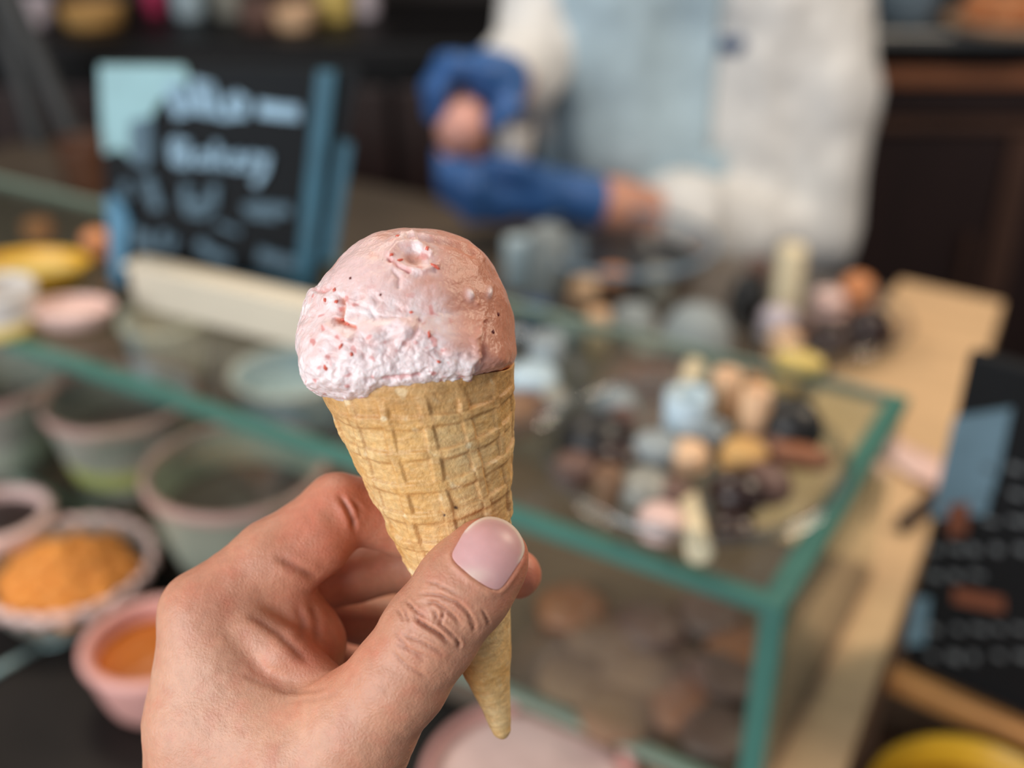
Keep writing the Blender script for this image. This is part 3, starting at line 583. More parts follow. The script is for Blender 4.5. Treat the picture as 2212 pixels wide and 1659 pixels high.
gc = empty('glass_display_case', (C0[0], C0[1], 0), YAW); tag(gc, 'glass display case with green polished edges on the worktop', 'display case')
LG, DP, TH = 1.75, 0.314, 0.008
box('base_board', -LG, 0, 0.0, DP, ZW + 0.0005, ZW + 0.01, M['tray'], gc, 0.002)
box('top_pane', -LG, 0, 0, DP, ZT - TH, ZT, M['glass'], gc); box('front_pane', -LG, 0, 0.002, 0.002 + TH, ZW + 0.01, ZT - TH, M['glass'], gc)
box('side_pane', -TH, 0, 0.012, DP - 0.002, ZW + 0.01, ZT - TH, M['glass'], gc); box('back_pane', -LG, -TH - 0.001, DP - TH, DP, ZW + 0.01, ZT - TH, M['glass'], gc)
box('front_edge', -LG, 0.002, -0.003, 0.010, ZT - 0.0095, ZT + 0.0008, M['teal'], gc, 0.001, 1)
box('side_edge', -0.014, 0.003, 0.010, DP, ZT - 0.0095, ZT + 0.001, M['teal'], gc, 0.001, 1)
box('corner_edge', -0.013, 0.003, -0.003, 0.012, ZW + 0.01, ZT - 0.0095, M['teal'], gc, 0.001, 1)
box('back_edge', -LG, -0.014, DP - 0.004, DP + 0.001, ZT - 0.0095, ZT + 0.0008, M['teal_pale'], gc, 0.001, 1)
box('bottom_edge', -LG, 0.0, -0.001, 0.008, ZW + 0.0101, ZW + 0.016, M['teal_pale'], gc)

# ------------------------------------------------------------------ right side shelf, menu board, yellow bowl
q0, q1 = at_z(1915, 1436, ZL), at_z(2212, 1568, ZL); syaw = math.atan2(q1[1] - q0[1], q1[0] - q0[0])
ss = empty('side_shelf', (q0[0], q0[1], 0), syaw); tag(ss, 'brown wooden side shelf with a tan front lip, under the menu board', 'shelf')
box('shelf_board', 0.004, 0.7, 0.008, 0.10, ZL - 0.02, ZL - 0.004, M['brown'], ss); box('front_lip', 0.004, 0.7, -0.006, 0.008, ZL - 0.022, ZL, M['lip_wood'], ss, 0.002); box('front_panel', 0.004, 0.7, 0.0, 0.012, 0.62, ZL - 0.022, M['tray'], ss); box('side_panel', 0.5, 0.52, 0.02, 0.10, 0.0, ZL - 0.02, M['brown'], ss); box('leg', 0.05, 0.07, 0.02, 0.10, 0.0, ZL - 0.02, M['brown'], ss)
mb = empty('menu_board', tuple(at_z(1926, 1437, ZL)), syaw); mb.location.z = ZL - 0.004; tag(mb, 'black menu board standing on the side shelf at the right', 'sign')
mb.location = mb.location + Vector((math.cos(syaw) * 0.004 - math.sin(syaw) * 0.014, math.sin(syaw) * 0.004 + math.cos(syaw) * 0.014, 0))
box('board', 0, 0.36, 0, 0.012, 0.0, 0.292, M['board_black'], mb, 0.002)
def on_board(px, py):
    d = AF + (px - CX) / FPX * AR + (CY - py) / FPX * AU; n = np.array([-math.sin(syaw), math.cos(syaw), 0]); o_ = np.array(mb.location)
    p = CAM + d * (((o_ - CAM) @ n) / (d @ n)) - o_; return float(p[0] * math.cos(syaw) + p[1] * math.sin(syaw)), float(p[2])
def patch(name, pts, m, parent, fn, y=-0.0012, t=0.001):
    P = [fn(*p) for p in pts]; n = len(P); V = [(x, y, z) for x, z in P] + [(x, y + t, z) for x, z in P]
    F = [tuple(range(n)), tuple(reversed(range(n, 2 * n)))] + [(i, n + i, n + (i + 1) % n, (i + 1) % n) for i in range(n)]
    return mesh_obj(name, V, F, m, parent, smooth=False)
patch('printed_strip', [(2062, 900), (2188, 880), (2160, 1010), (2130, 1110), (2010, 1120), (2040, 990)], M['print_steel'], mb, on_board)
patch('colour_patch', [(2050, 1090), (2095, 1082), (2092, 1150), (2050, 1158)], M['print_rust'], mb, on_board, -0.0026)
patch('printed_band', [(2060, 1268), (2170, 1290), (2170, 1322), (2060, 1300)], M['print_rust'], mb, on_board)
patch('printed_corner', [(1975, 1290), (2010, 1290), (1998, 1390), (1955, 1392)], M['print_steel'], mb, on_board)
rn = random.Random(5)
for row in range(8):
    y = 1000 + row * 58
    for k in range(rn.randint(3, 5)):
        x = (2130 if y < 1130 else 2010) + k * 46 + rn.uniform(-8, 8); w = rn.uniform(14, 32); h = rn.uniform(9, 17)
        if x < 2330 and not 1255 < y + 6 < 1325: patch('print_mark', [(x, y), (x + w, y + 8), (x + w, y + h + 8), (x, y + h)], M['print_grey'], mb, on_board)
ls = empty('lower_shelf', (q0[0], q0[1], 0), syaw); tag(ls, 'low brown shelf holding the yellow bowl, in front of the side shelf', 'shelf')
box('shelf_board', 0.01, 0.6, -0.22, -0.010, 0.90, 0.92, M['brown'], ls, 0.002)
box('bracket', 0.05, 0.08, -0.2, -0.014, 0.0, 0.90, M['brown'], ls); box('bracket', 0.45, 0.48, -0.2, -0.014, 0.0, 0.90, M['brown'], ls)

def vessel(name, label, cat, loc, ro, rb, h, m, wall=0.003, seg=36, wave=None, rim=None, group=None, part='bowl', curve=0.6):
    root = empty(name, loc); tag(root, label, cat, group)
    n = 10; prof = [(rb * 0.6, 0)] + [(rb + (ro - rb) * (i / n) ** curve, h * i / n) for i in range(n + 1)]
    inn = [(rb + (ro - rb) * (i / n) ** curve - wall, max(wall * 1.3, h * i / n)) for i in range(n, -1, -1)] + [(rb * 0.3, wall * 1.3)]
    V, F = lathe(prof + [(ro - wall / 2, h + wall * 0.6)] + inn, seg, wave); mesh_obj(part, V, F, m, root)
    if rim:
        V, F = lathe([(ro + 0.0012, h - 0.006), (ro + 0.0022, h - 0.001), (ro + 0.0008, h + 0.0022), (ro - wall - 0.0012, h + 0.0022), (ro - wall - 0.0012, h - 0.004)], seg, wave, False); mesh_obj('rim', V, F, rim, root)
    return root
def fill(root, r, z, m, name='filling', bump=0.004, seg=28, f=3.0):
    V, F = [], []; rings = 9
    for j in range(rings + 1):
        for i in range(seg):
            a = 2 * math.pi * i / seg; rr = r * (rings - j) / rings; x, y = rr * math.cos(a), rr * math.sin(a)
            V.append((x, y, z + bump * (1 - (rr / r) ** 2) + (0 if j == 0 else bump * 0.5 * math.sin(x * f * 60 + 1) * math.cos(y * f * 50 + z))))
    V += [(r * 0.8 * math.cos(2 * math.pi * i / seg), r * 0.8 * math.sin(2 * math.pi * i / seg), z - 0.008) for i in range(seg)]
    n = (rings + 1) * seg
    for j in range(rings):
        for i in range(seg): F.append((j * seg + i, j * seg + (i + 1) % seg, (j + 1) * seg + (i + 1) % seg, (j + 1) * seg + i))
    F += [(n + i, n + (i + 1) % seg, (i + 1) % seg, i) for i in range(seg)]; F.append(tuple(reversed(range(n, n + seg))))
    return mesh_obj(name, V, F, m, root)
R3 = random.Random(11)
def chunk(name, r, m, seed):
    bm = bmesh.new(); bmesh.ops.create_icosphere(bm, subdivisions=2, radius=r); q = random.Random(seed)
    P = np.array([v.co[:] for v in bm.verts]); d = 1 + 0.35 * noise(P / r * 1.2 + seed * 3.1)
    for v, k in zip(bm.verts, d): v.co = v.co * float(k)
    me = bpy.data.meshes.new(name); bm.to_mesh(me); bm.free(); me.materials.append(m); me.polygons.foreach_set('use_smooth', [True] * len(me.polygons)); return me
def put(me, name, loc, rot=(0, 0, 0), sc=(1, 1, 1), label=None, cat=None, group=None, parent=None):
    o = bpy.data.objects.new(name, me); COL.objects.link(o); o.location = loc; o.rotation_euler = rot; o.scale = sc
    if parent: o.parent = parent
    if label: tag(o, label, cat, group)
    return o

yb = vessel('yellow_bowl', 'deep yellow bowl on the low shelf at bottom right', 'bowl', tuple(at_z(2085, 1880, 0.9205)), 0.080, 0.05, 0.055, M['yellow'], 0.005); fill(yb, 0.068, 0.035, M['ochre'], bump=0.002)

# ------------------------------------------------------------------ bowls and cups on the ledge
za = ZL + 0.0005
d = vessel('pink_cup', 'pale pink cup of dark chocolate sauce at the far left of the ledge', 'cup', tuple(at_z(22, 1205, za)), 0.047, 0.032, 0.05, M['pale_pink'], 0.006, rim=M['pale_pink']); fill(d, 0.0395, 0.042, M['choc'], 'chocolate_sauce', 0.001)
e = vessel('fluted_bowl', 'fluted grey paper bowl heaped with orange crunchy chunks', 'bowl', tuple(at_z(165, 1300, za)), 0.074, 0.05, 0.042, M['grey_ceramic'], 0.002, 96, lambda a, r, z: 0.035 * math.sin(24 * a) * min(1, z / 0.03), rim=M['pale_pink'])
ch = [chunk('chunk', 0.012, M['orange_food'], s) for s in range(4)]; fill(e, 0.052, 0.022, M['orange_food'], 'crumbs', 0.006)
for i in range(46):
    a = i * 2.4; r = 0.0082 * math.sqrt(i); put(ch[i % 4], 'orange_chunk', (r * math.cos(a), r * math.sin(a) - 0.008, 0.032 + 0.03 * max(0, 1 - r / 0.05) * (1 if i % 3 else 0.8)), (i, i * 2, i * 3), parent=e)
f = vessel('pink_bowl', 'deep pink bowl of caramel behind the wrist', 'bowl', tuple(at_z(350, 1500, za)), 0.053, 0.036, 0.056, M['pink_ceramic'], 0.005, rim=M['pink_ceramic']); fill(f, 0.0455, 0.042, M['caramel'], 'caramel', 0.002)
g = vessel('pink_plate', 'round dusty pink dish below the tip of the cone', 'dish', tuple(at_z(1145, 1722, za)), 0.077, 0.064, 0.02, M['pink_ceramic'], 0.005, 48, rim=M['pink_ceramic']); fill(g, 0.0705, 0.0165, M['pale_pink'], 'cream_layer', 0.001)
sp = empty('plastic_spoon', tuple(at_z(60, 1420, za))); sp.rotation_euler = (0, 0, 0.9); tag(sp, 'pale clear plastic spoon lying on the dark ledge', 'spoon')
M['plastic'] = mat('clear_plastic', srgb(150, 178, 178), 0.2); tube('handle', [(-0.06, 0, 0.003), (-0.02, 0, 0.004), (0.02, 0, 0.003)], [0.003, 0.003, 0.004], M['plastic'], sp); V, F = lathe([(0.002, 0.0), (0.010, 0.001), (0.013, 0.004), (0.012, 0.005), (0.009, 0.003), (0.001, 0.002)], 16); b_ = mesh_obj('bowl', V, F, M['plastic'], sp, loc=(0.03, 0, 0)); b_.scale = (1.4, 1, 1)

# ------------------------------------------------------------------ cups inside the case
zi = ZW + 0.0105
def cup(label, px, py, ro, rb, h, m, band, inner, rim):
    c = vessel('ice_cream_tub', label, 'tub', tuple(at_z(px, py, zi)), ro, rb, h, m, 0.004, 40, rim=rim, curve=0.9, part='tub')
    if band: V, F = lathe([(rb + (ro - rb) * 0.12 + .0006, h * 0.12), (rb + (ro - rb) * 0.45 + .0012, h * 0.45), (rb + (ro - rb) * 0.45, h * 0.46), (rb + (ro - rb) * 0.12 - .001, h * 0.12)], 40, None, False); mesh_obj('band', V, F, band, c)
    fill(c, (rb + (ro - rb) * 0.62 ** 1.1) - 0.006, h * 0.55, inner, 'ice_cream', 0.004); return c
cup('large greenish grey tub with pink rim, nearest the hand inside the case', 532, 1175, 0.081, 0.062, 0.085, M['green_grey'], None, M['tubdark'], M['tubrim'])
cup('tub with a yellow green band, left of the largest tub in the case', 292, 1030, 0.074, 0.052, 0.095, M['grey_ceramic'], M['lime_band'], M['tubdark'], M['tubrim'])
cup('grey tub at the left edge of the picture inside the case', 20, 985, 0.075, 0.055, 0.095, M['grey_ceramic'], M['green_grey'], M['tubdark'], M['tubrim'])
cup('blue white tub behind the left edge of the cone inside the case', 632, 905, 0.062, 0.05, 0.06, M['bluewhite'], None, M['bluewhite'], M['white_ceramic'])
cup('cream coloured tub below the long cream plank', 372, 810, 0.05, 0.038, 0.075, M['cream_wood'], None, M['lilac'], M['cream_wood'])
ck = []
V, F = lathe([(0.005, 0), (0.026, 0.001), (0.03, 0.006), (0.026, 0.011), (0.014, 0.0135), (0.003, 0.014)], 20, lambda a, r, z: 0.05 * math.sin(5 * a + 1) + 0.03 * math.sin(9 * a))
for nm, m in (('cookie', 'cookie'), ('brownie_cookie', 'rosebrown'), ('caramel_cookie', 'copper')):
    me = bpy.data.meshes.new(nm); me.from_pydata(V, [], F); me.materials.append(M[m]); me.polygons.foreach_set('use_smooth', [True] * len(me.polygons)); ck.append(me)
for i, (px, py) in enumerate(((1300, 1405), (1530, 1345), (1455, 1530), (1375, 1480), (1560, 1470), (1230, 1330), (1240, 1480), (1400, 1370), (1600, 1420), (1330, 1560), (1540, 1590))):
    nm = ('cookie', 'brownie_cookie', 'caramel_cookie')[i % 3]
    put(ck[i % 3], nm, tuple(at_z(px, py, zi)), (0, 0, i), (1, 1, 1 + 0.3 * (i % 2)), ('pale brown cookie lying on the case base right of the cone', 'dark cookie lying on the case base right of the cone', 'copper brown cookie lying on the case base right of the cone')[i % 3], 'cookie', nm.replace('_', ' ') + 's on the base of the case')

# ------------------------------------------------------------------ dishes and sweets on the glass top and on the worktop behind
zg = ZT + 0.0015
b1 = vessel('glass_bowl', 'wide clear glass bowl of sweets at the front corner of the case', 'bowl', tuple(at_z(1492, 1040, zg)), 0.108, 0.075, 0.028, M['bowlglass'], 0.003, 56, rim=M['bowlglass'])
b2 = vessel('glass_bowl', 'clear glass bowl half hidden behind the waffle cone', 'bowl', tuple(at_z(1010, 880, zg)), 0.095, 0.065, 0.03, M['bowlglass'], 0.003, 48, rim=M['bowlglass'])
b3 = vessel('glass_bowl', 'clear glass bowl of dark sweets on the worktop behind the case', 'bowl', tuple(at_z(1765, 740, ZW + 0.001)), 0.112, 0.08, 0.04, M['bowlglass'], 0.003, 48, rim=M['bowlglass'])
b4 = vessel('glass_bowl', 'large glass mixing bowl under the gloved hands', 'bowl', tuple(at_z(1340, 600, ZW + 0.001)), 0.135, 0.09, 0.06, M['bowlglass'], 0.004, 48, rim=M['slate'])
fill(b4, 0.115, 0.03, M['dark'], 'dark_mix', 0.003)
def pm(nm, VF, m):
    me = bpy.data.meshes.new(nm); me.from_pydata(VF[0], [], VF[1]); me.materials.append(m); me.polygons.foreach_set('use_smooth', [True] * len(me.polygons)); return me
dome = lathe([(0.002, 0), (0.011, 0), (0.0125, 0.003), (0.0115, 0.008), (0.008, 0.012), (0.003, 0.0138), (0.0006, 0.014)], 18)
drum = lathe([(0.004, 0), (0.0088, 0), (0.0095, 0.001), (0.0095, 0.026), (0.0088, 0.027), (0.006, 0.027), (0.006, 0.02), (0.001, 0.019)], 18)
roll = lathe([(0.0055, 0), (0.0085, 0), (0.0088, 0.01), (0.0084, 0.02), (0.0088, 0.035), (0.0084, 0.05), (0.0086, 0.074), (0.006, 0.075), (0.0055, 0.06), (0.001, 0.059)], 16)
mac = lathe([(0.004, 0), (0.014, 0.001), (0.016, 0.005), (0.0155, 0.0075), (0.0138, 0.008), (0.0138, 0.011), (0.0155, 0.0115), (0.016, 0.014), (0.013, 0.0185), (0.006, 0.0205), (0.001, 0.021)], 20)
bar = lathe([(0.002, 0), (0.010, 0.001), (0.0115, 0.004), (0.0105, 0.008), (0.008, 0.0098), (0.001, 0.010)], 16)
SH = {'d': ('praline', dome), 'c': ('sweet_cup', drum), 'r': ('lamp_glint_roll', roll), 'm': ('macaron', mac), 'b': ('candy_bar', bar)}
CACHE = {}
WORD = {'choc': 'dark chocolate', 'bluewhite': 'pale blue', 'gold': 'golden', 'silver': 'silver grey', 'peach': 'peach', 'cream': 'cream', 'copper': 'copper brown', 'rosebrown': 'rosy brown', 'orange': 'orange', 'lilac': 'lilac', 'lemon': 'lemon yellow', 'pale_pink': 'pale pink', 'white_ceramic': 'white', 'dark': 'black', 'cookie': 'biscuit brown', 'grey_ceramic': 'grey', 'magenta': 'magenta', 'yellow': 'yellow', 'slate': 'slate blue', 'navy': 'navy blue'}
CNT = {}
def sweet(k, px, py, z, m, s=1.0, where='', rot=(0, 0, 0), sz=1.0, sxy=None):
    nm, vf = SH[k]; key = (k, m)
    if key not in CACHE: CACHE[key] = pm(nm, vf, M[m])
    lb = f"{WORD[m]} {nm.replace('_', ' ')} {where}"; CNT[lb] = CNT.get(lb, 0) + 1
    sx, sy = sxy or (s, s)
    return put(CACHE[key], nm, tuple(at_z(px, py, z)), rot, (sx, sy, s * sz), lb, 'sweet', f"{WORD[m]} {nm.replace('_', ' ')}s {where}")
w1 = 'in the wide glass bowl at the case corner'; z1 = zg + 0.0045
for t in (('c', 1480, 950, 'bluewhite', 1.9, 0.8), ('c', 1562, 905, 'peach', 1.2, 1.3), ('c', 1625, 945, 'peach', 1.2, 1.3), ('m', 1604, 1015, 'gold', 1.1, 1), ('m', 1482, 1012, 'peach', 1.0, 1), ('m', 1415, 1005, 'silver', 1.15, 1), ('d', 1330, 890, 'silver', 1.5, 1), ('c', 1342, 955, 'rosebrown', 1.0, 1), ('d', 1705, 950, 'dark', 2.0, 1.2), ('d', 1280, 975, 'dark', 2.2, 1), ('m', 1425, 1155, 'pale_pink', 1.0, 1), ('c', 1312, 1085, 'cookie', 1, 1), ('d', 1650, 1065, 'rosebrown', 1.6, 1), ('d', 1390, 1075, 'grey_ceramic', 1.7, .9), ('d', 1590, 1085, 'choc', 1.7, 1), ('d', 1330, 1010, 'choc', 1.7, .9), ('m', 1240, 1040, 'rosebrown', 1.0, 1), ('d', 1580, 1150, 'choc', 1.3, .8), ('d', 1450, 1085, 'rosebrown', 1.3, 1), ('c', 1540, 970, 'silver', 1.0, .8), ('d', 1660, 990, 'rosebrown', 1.2, 1)):
    sweet(t[0], t[1], t[2], z1, t[3], t[4], w1, (0, 0, t[1]), t[5])  # peach and pale pieces stand for ceiling lamp reflections in the glass
sweet('b', 1722, 1005, z1 + 0.001, 'copper', 1.3, w1, (0, 0, -0.3), 1.2, (2.2, 0.9))
for (px, py, r, m) in ((1512, 1195, (math.pi / 2 + .1, 0, 3.12), 'cream'), (1470, 880, (math.pi / 2, 0, 2.85), 'cream')): sweet('r', px, py, z1 + 0.010, m, 1.0, w1, r)  # made-up rolls in place of a lamp's reflected streak
w2 = 'in the glass bowl behind the cone'
for t in (('c', 1180, 820, 'silver', 1.5, 1), ('m', 1150, 860, 'bluewhite', 1.4, 1), ('d', 1140, 905, 'rosebrown', 1.6, 1), ('d', 1190, 890, 'grey_ceramic', 1.5, 1), ('m', 1100, 930, 'cookie', 1.4, 1)): sweet(t[0], t[1], t[2], zg + 0.0045, t[3], t[4], w2, (0, 0, t[1]), t[5])
w3 = 'in the bowl of dark sweets behind the case'; z3 = ZW + 0.0055
for t in (('c', 1692, 705, 'cream', 1.9, 2.2), ('m', 1785, 690, 'pale_pink', 1.5, 1.4), ('m', 1845, 670, 'orange', 1.4, 1.8), ('d', 1612, 690, 'dark', 2.2, 2.2), ('d', 1870, 752, 'choc', 2.7, 1.5), ('d', 1790, 765, 'choc', 2.8, 1.2), ('m', 1675, 735, 'lilac', 1.5, 1.5), ('c', 1630, 655, 'rosebrown', 1.6, 1.5), ('m', 1690, 780, 'peach', 1.4, 1.4), ('d', 1735, 735, 'rosebrown', 1.8, 1.2)):
    sweet(t[0], t[1], t[2], z3, t[3], t[4], w3, (0, 0, t[1]), t[5])
sweet('b', 1725, 800, ZT + 0.002, 'lemon', 1.4, 'lying near the back edge of the glass top', (0, 0, -0.5), 1.1, (2.0, 1.3))
w4 = 'on the worktop under the gloved hands'; zb = ZW + 0.0008
for t in (('c', 1180, 640, 'silver', 3.2, 2.2), ('c', 1120, 620, 'bluewhite', 2.6, 2.0), ('c', 1290, 760, 'peach', 1.8, 2.2), ('m', 1322, 640, 'orange', 1.8, 2.2), ('m', 1262, 655, 'peach', 1.7, 2), ('c', 1232, 610, 'slate', 2.4, 1.8), ('d', 1365, 715, 'silver', 3.0, 1.8), ('d', 1500, 770, 'silver', 4.4, 2.2), ('d', 1430, 840, 'rosebrown', 3.0, 1.4), ('c', 1150, 735, 'navy', 2.6, 1.4), ('d', 1230, 735, 'silver', 2.2, 1.8), ('c', 1420, 660, 'grey_ceramic', 2.4, 1.6), ('d', 1560, 830, 'grey_ceramic', 3.0, 1.2), ('d', 1410, 760, 'grey_ceramic', 3.0, 1.1), ('m', 1380, 840, 'rosebrown', 2.0, 1.2), ('d', 1205, 690, 'dark', 2.6, 1.5), ('m', 1625, 830, 'orange', 1.5, 1), ('m', 1685, 840, 'gold', 1.6, 1.2), ('d', 1480, 690, 'dark', 2.6, 1)):
    sweet(t[0], t[1], t[2], zb, t[3], t[4] * 0.85, w4, (0, 0, t[1]), t[5] * 0.62)

y = vessel('yellow_dish', 'shallow oval yellow dish on the glass top at far left', 'dish', tuple(at_z(80, 620, zg)), 0.052, 0.035, 0.026, M['yellow'], 0.004); y.scale = (1.15, 0.75, 1); fill(y, 0.044, 0.018, M['lemon'], bump=0.004)
wb = vessel('white_bowl', 'white bowl with a cream base on the glass top at the left edge', 'bowl', tuple(at_z(12, 712, zg)), 0.033, 0.028, 0.042, M['white_ceramic'], 0.004, rim=M['white_ceramic'], curve=0.9); V, F = lathe([(0.029, 0.001), (0.0318, 0.014), (0.0308, 0.0145), (0.028, 0.001)], 36, None, False); mesh_obj('cream_band', V, F, M['lemon'], wb)
pd = vessel('pink_dish', 'small pale pink dish beside the white bowl on the glass top', 'dish', tuple(at_z(158, 700, zg)), 0.038, 0.024, 0.018, M['pale_pink'], 0.003); pd.scale = (1.1, 0.7, 1); fill(pd, 0.031, 0.014, M['pale_pink'], bump=0.003)
sweet('m', 85, 515, zb, 'orange', 1.5, 'on the worktop left of the chalk sign'); sweet('m', 216, 560, zg, 'orange', 1.0, 'on the glass top left of the chalk sign', sz=1.6)
pl = empty('cream_plank', tuple(at_z(288, 664, ZT + 0.0012))); qa, qb = at_z(288, 664, ZT), at_z(690, 766, ZT); pl.rotation_euler = (0, 0, math.atan2(qb[1] - qa[1], qb[0] - qa[0])); LNP = float(np.linalg.norm(qb - qa))
tag(pl, 'long cream wooden box lying at the foot of the chalk sign', 'box'); box('body', 0, LNP, 0, 0.022, 0, 0.040, M['cream_wood'], pl, 0.004); box('lid', -0.003, LNP + 0.003, -0.003, 0.025, 0.040, 0.047, M['cream_wood'], pl, 0.003)
pot = vessel('copper_pot', 'small copper brown pot on the worktop left of the chalk sign', 'pot', tuple(at_z(195, 410, ZW + 0.001)), 0.045, 0.04, 0.09, M['dim_copper'], 0.003, curve=0.8); pot.scale = (1, 1, 1)
ez = empty('easel', (0, 0, 0)); A_, B_ = at_y(5, 120, 2.15), at_y(120, 470, 1.75); B_[2] = max(B_[2], 0.3); tag(ez, 'dark grey metal easel standing behind the counter at far left', 'easel')
AA = Vector(A_); dn = Vector((0.25, -0.15, 0)); tube('leg', [(AA.x, AA.y, 1.45), (AA.x + 0.25, 2.40, 0)], 0.022, M['darkgrey'], ez); tube('leg', [(AA.x, AA.y, 1.45), (AA.x - 0.3, 2.2, 0)], 0.022, M['darkgrey'], ez); tube('leg', [(AA.x, AA.y, 1.45), (AA.x, 2.42, 0)], 0.022, M['darkgrey'], ez); tube('crossbar', [(AA.x - 0.165, 2.178, 0.65), (AA.x + 0.138, 2.288, 0.65)], 0.014, M['darkgrey'], ez)
# little things on the right of the case
tg = empty('pink_wrapper', tuple(at_z(1975, 1010, ZW + 0.0008))); tg.rotation_euler = (0, 0, 0.45); tag(tg, 'translucent pink paper wrapper on the pale wood beside the case', 'wrapper')
V = []; F = []
for i in range(9):
    for j in range(4): V.append(((j - 1.5) * 0.014, (i - 4) * 0.016, 0.004 + 0.0035 * math.sin(i * 1.3 + j) + 0.0035))
F = [(i * 4 + j, i * 4 + j + 1, i * 4 + j + 5, i * 4 + j + 4) for i in range(8) for j in range(3)]; wr = mesh_obj('paper', V, F, M['pale_pink'], tg); wr.modifiers.new('t', 'SOLIDIFY').thickness = 0.0006
bk = empty('black_clip', tuple(at_z(1975, 1125, ZW + 0.001))); bk.rotation_euler = (0, 0, 0.75); tag(bk, 'small black clip on the pale wood edge by the menu board', 'clip'); box('jaw', -0.028, 0.028, -0.007, 0.007, 0, 0.016, M['choc'], bk, 0.004); tube('lever', [(0.0, 0, 0.016), (0.012, 0, 0.022), (0.026, 0, 0.02)], 0.003, M['choc'], bk)

# ------------------------------------------------------------------ chalk sign
sb = at_z(245, 630, ZT); sg = empty('chalk_sign', (sb[0], sb[1], ZT + 0.0012), math.radians(-7)); tag(sg, 'black hand lettered sign in a teal frame standing on the glass case', 'sign')
def on_sign(px, py):
    a = sg.rotation_euler.z; d = AF + (px - CX) / FPX * AR + (CY - py) / FPX * AU; n = np.array([-math.sin(a), math.cos(a), 0]); o_ = np.array(sg.location)
    p = CAM + d * (((o_ - CAM) @ n) / (d @ n)) - o_; return float(p[0] * math.cos(a) + p[1] * math.sin(a)), float(p[2])
def slab(name, pts, m, y0, y1):
    P = [on_sign(*p) for p in pts]; n = len(P); V = [(x, y0, max(z, 0)) for x, z in P] + [(x, y1, max(z, 0)) for x, z in P]
    F = [tuple(range(n)), tuple(reversed(range(n, 2 * n)))] + [(i, n + i, n + (i + 1) % n, (i + 1) % n) for i in range(n)]
    return mesh_obj(name, V, F, m, sg, smooth=False)
slab('panel', [(214, 136), (240, 640), (680, 650), (772, 150)], M['sign_black'], 0, 0.012)
slab('frame_side', [(690, 150), (638, 640), (672, 640), (728, 152)], M['sign_teal'], -0.008, -0.0004)
slab('frame_side', [(738, 300), (700, 560), (725, 560), (764, 310)], M['sign_teal'], -0.008, -0.0004)
slab('frame_side', [(236, 420), (248, 610), (272, 610), (286, 470), (262, 425)], M['sign_blue'], -0.008, -0.0004)
slab('frame_foot', [(400, 590), (400, 640), (650, 640), (650, 592)], M['sign_teal'], -0.008, -0.0004)
pt = slab('colour_patch', [(218, 140), (400, 142), (412, 175), (345, 220), (322, 270), (330, 320), (300, 350), (262, 318), (230, 330), (222, 260)], M['patch_teal'], -0.004, -0.0004)  # plain pale teal patch, upper left of the panel
slab('colour_patch', [(285, 260), (330, 250), (335, 335), (318, 360), (285, 345)], M['chalk_dim'], -0.005, -0.0042)
def stroke(name, pts, w, m):
    L = [on_sign(*p) for p in pts]; V, F = [], []; sc_ = 1.5 / FPX
    for i, (x, z) in enumerate(L):
        x0, z0 = L[max(i - 1, 0)]; x1, z1 = L[min(i + 1, len(L) - 1)]; t = math.atan2(z1 - z0, x1 - x0); nx, nz = -math.sin(t) * w * sc_ / 2, math.cos(t) * w * sc_ / 2
        V += [(x + nx, -0.0045, z + nz), (x - nx, -0.0045, z - nz), (x + nx, -0.0004, z + nz), (x - nx, -0.0004, z - nz)]
    for i in range(len(L) - 1):
        a, b = 4 * i, 4 * i + 4; F += [(a, a + 1, b + 1, b), (a, b, b + 2, a + 2), (a + 1, a + 3, b + 3, b + 1)]
    F += [(0, 2, 3, 1), (4 * len(L) - 4, 4 * len(L) - 3, 4 * len(L) - 1, 4 * len(L) - 2)]
    return mesh_obj(name, V, F, m, sg, smooth=False)
for pts, w in (([(378, 180), (384, 215), (398, 250)], 24), ([(384, 186), (404, 215), (410, 240)], 20), ([(440, 172), (438, 210), (436, 245)], 30), ([(452, 180), (462, 210), (466, 248)], 16), ([(505, 205), (498, 225), (506, 245), (528, 245), (530, 215), (508, 205)], 15), ([(560, 232), (600, 238), (650, 242)], 22), ([(470, 246), (500, 250)], 10),
               ):
    stroke('chalk_letter', pts, w, M['chalk'])
for pts, w in (([(378, 300), (382, 350)], 14), ([(380, 302), (408, 308), (402, 324), (384, 326), (412, 334), (408, 350), (382, 350)], 11), ([(452, 330), (430, 332), (428, 352), (448, 352), (452, 332), (456, 356)], 10), ([(470, 306), (470, 358)], 9), ([(494, 328), (472, 342), (496, 360)], 9), ([(504, 344), (526, 342), (520, 330), (506, 338), (510, 360), (528, 358)], 9), ([(538, 332), (538, 364)], 9), ([(540, 340), (552, 330)], 9), ([(560, 332), (564, 352), (576, 352)], 9), ([(580, 332), (572, 366), (552, 396)], 11)):
    stroke('chalk_letter', pts, w, M['chalk'])
for pts, w in (([(276, 390), (270, 410), (286, 425)], 12), ([(320, 380), (330, 410), (344, 450)], 20), ([(408, 395), (402, 430), (412, 455), (440, 460), (462, 440), (466, 396)], 14), ([(412, 440), (440, 446), (458, 430)], 20), ([(530, 450), (560, 446), (630, 452)], 16), ([(540, 458), (600, 466)], 12), ([(300, 490), (306, 530)], 14), ([(320, 500), (330, 540)], 14), ([(358, 496), (352, 520), (370, 534), (380, 510)], 12), ([(430, 520), (460, 545), (500, 560)], 18), ([(560, 545), (600, 560), (640, 570)], 22), ([(470, 480), (520, 500)], 8)):
    stroke('chalk_mark', pts, w, M['chalk_dim'])

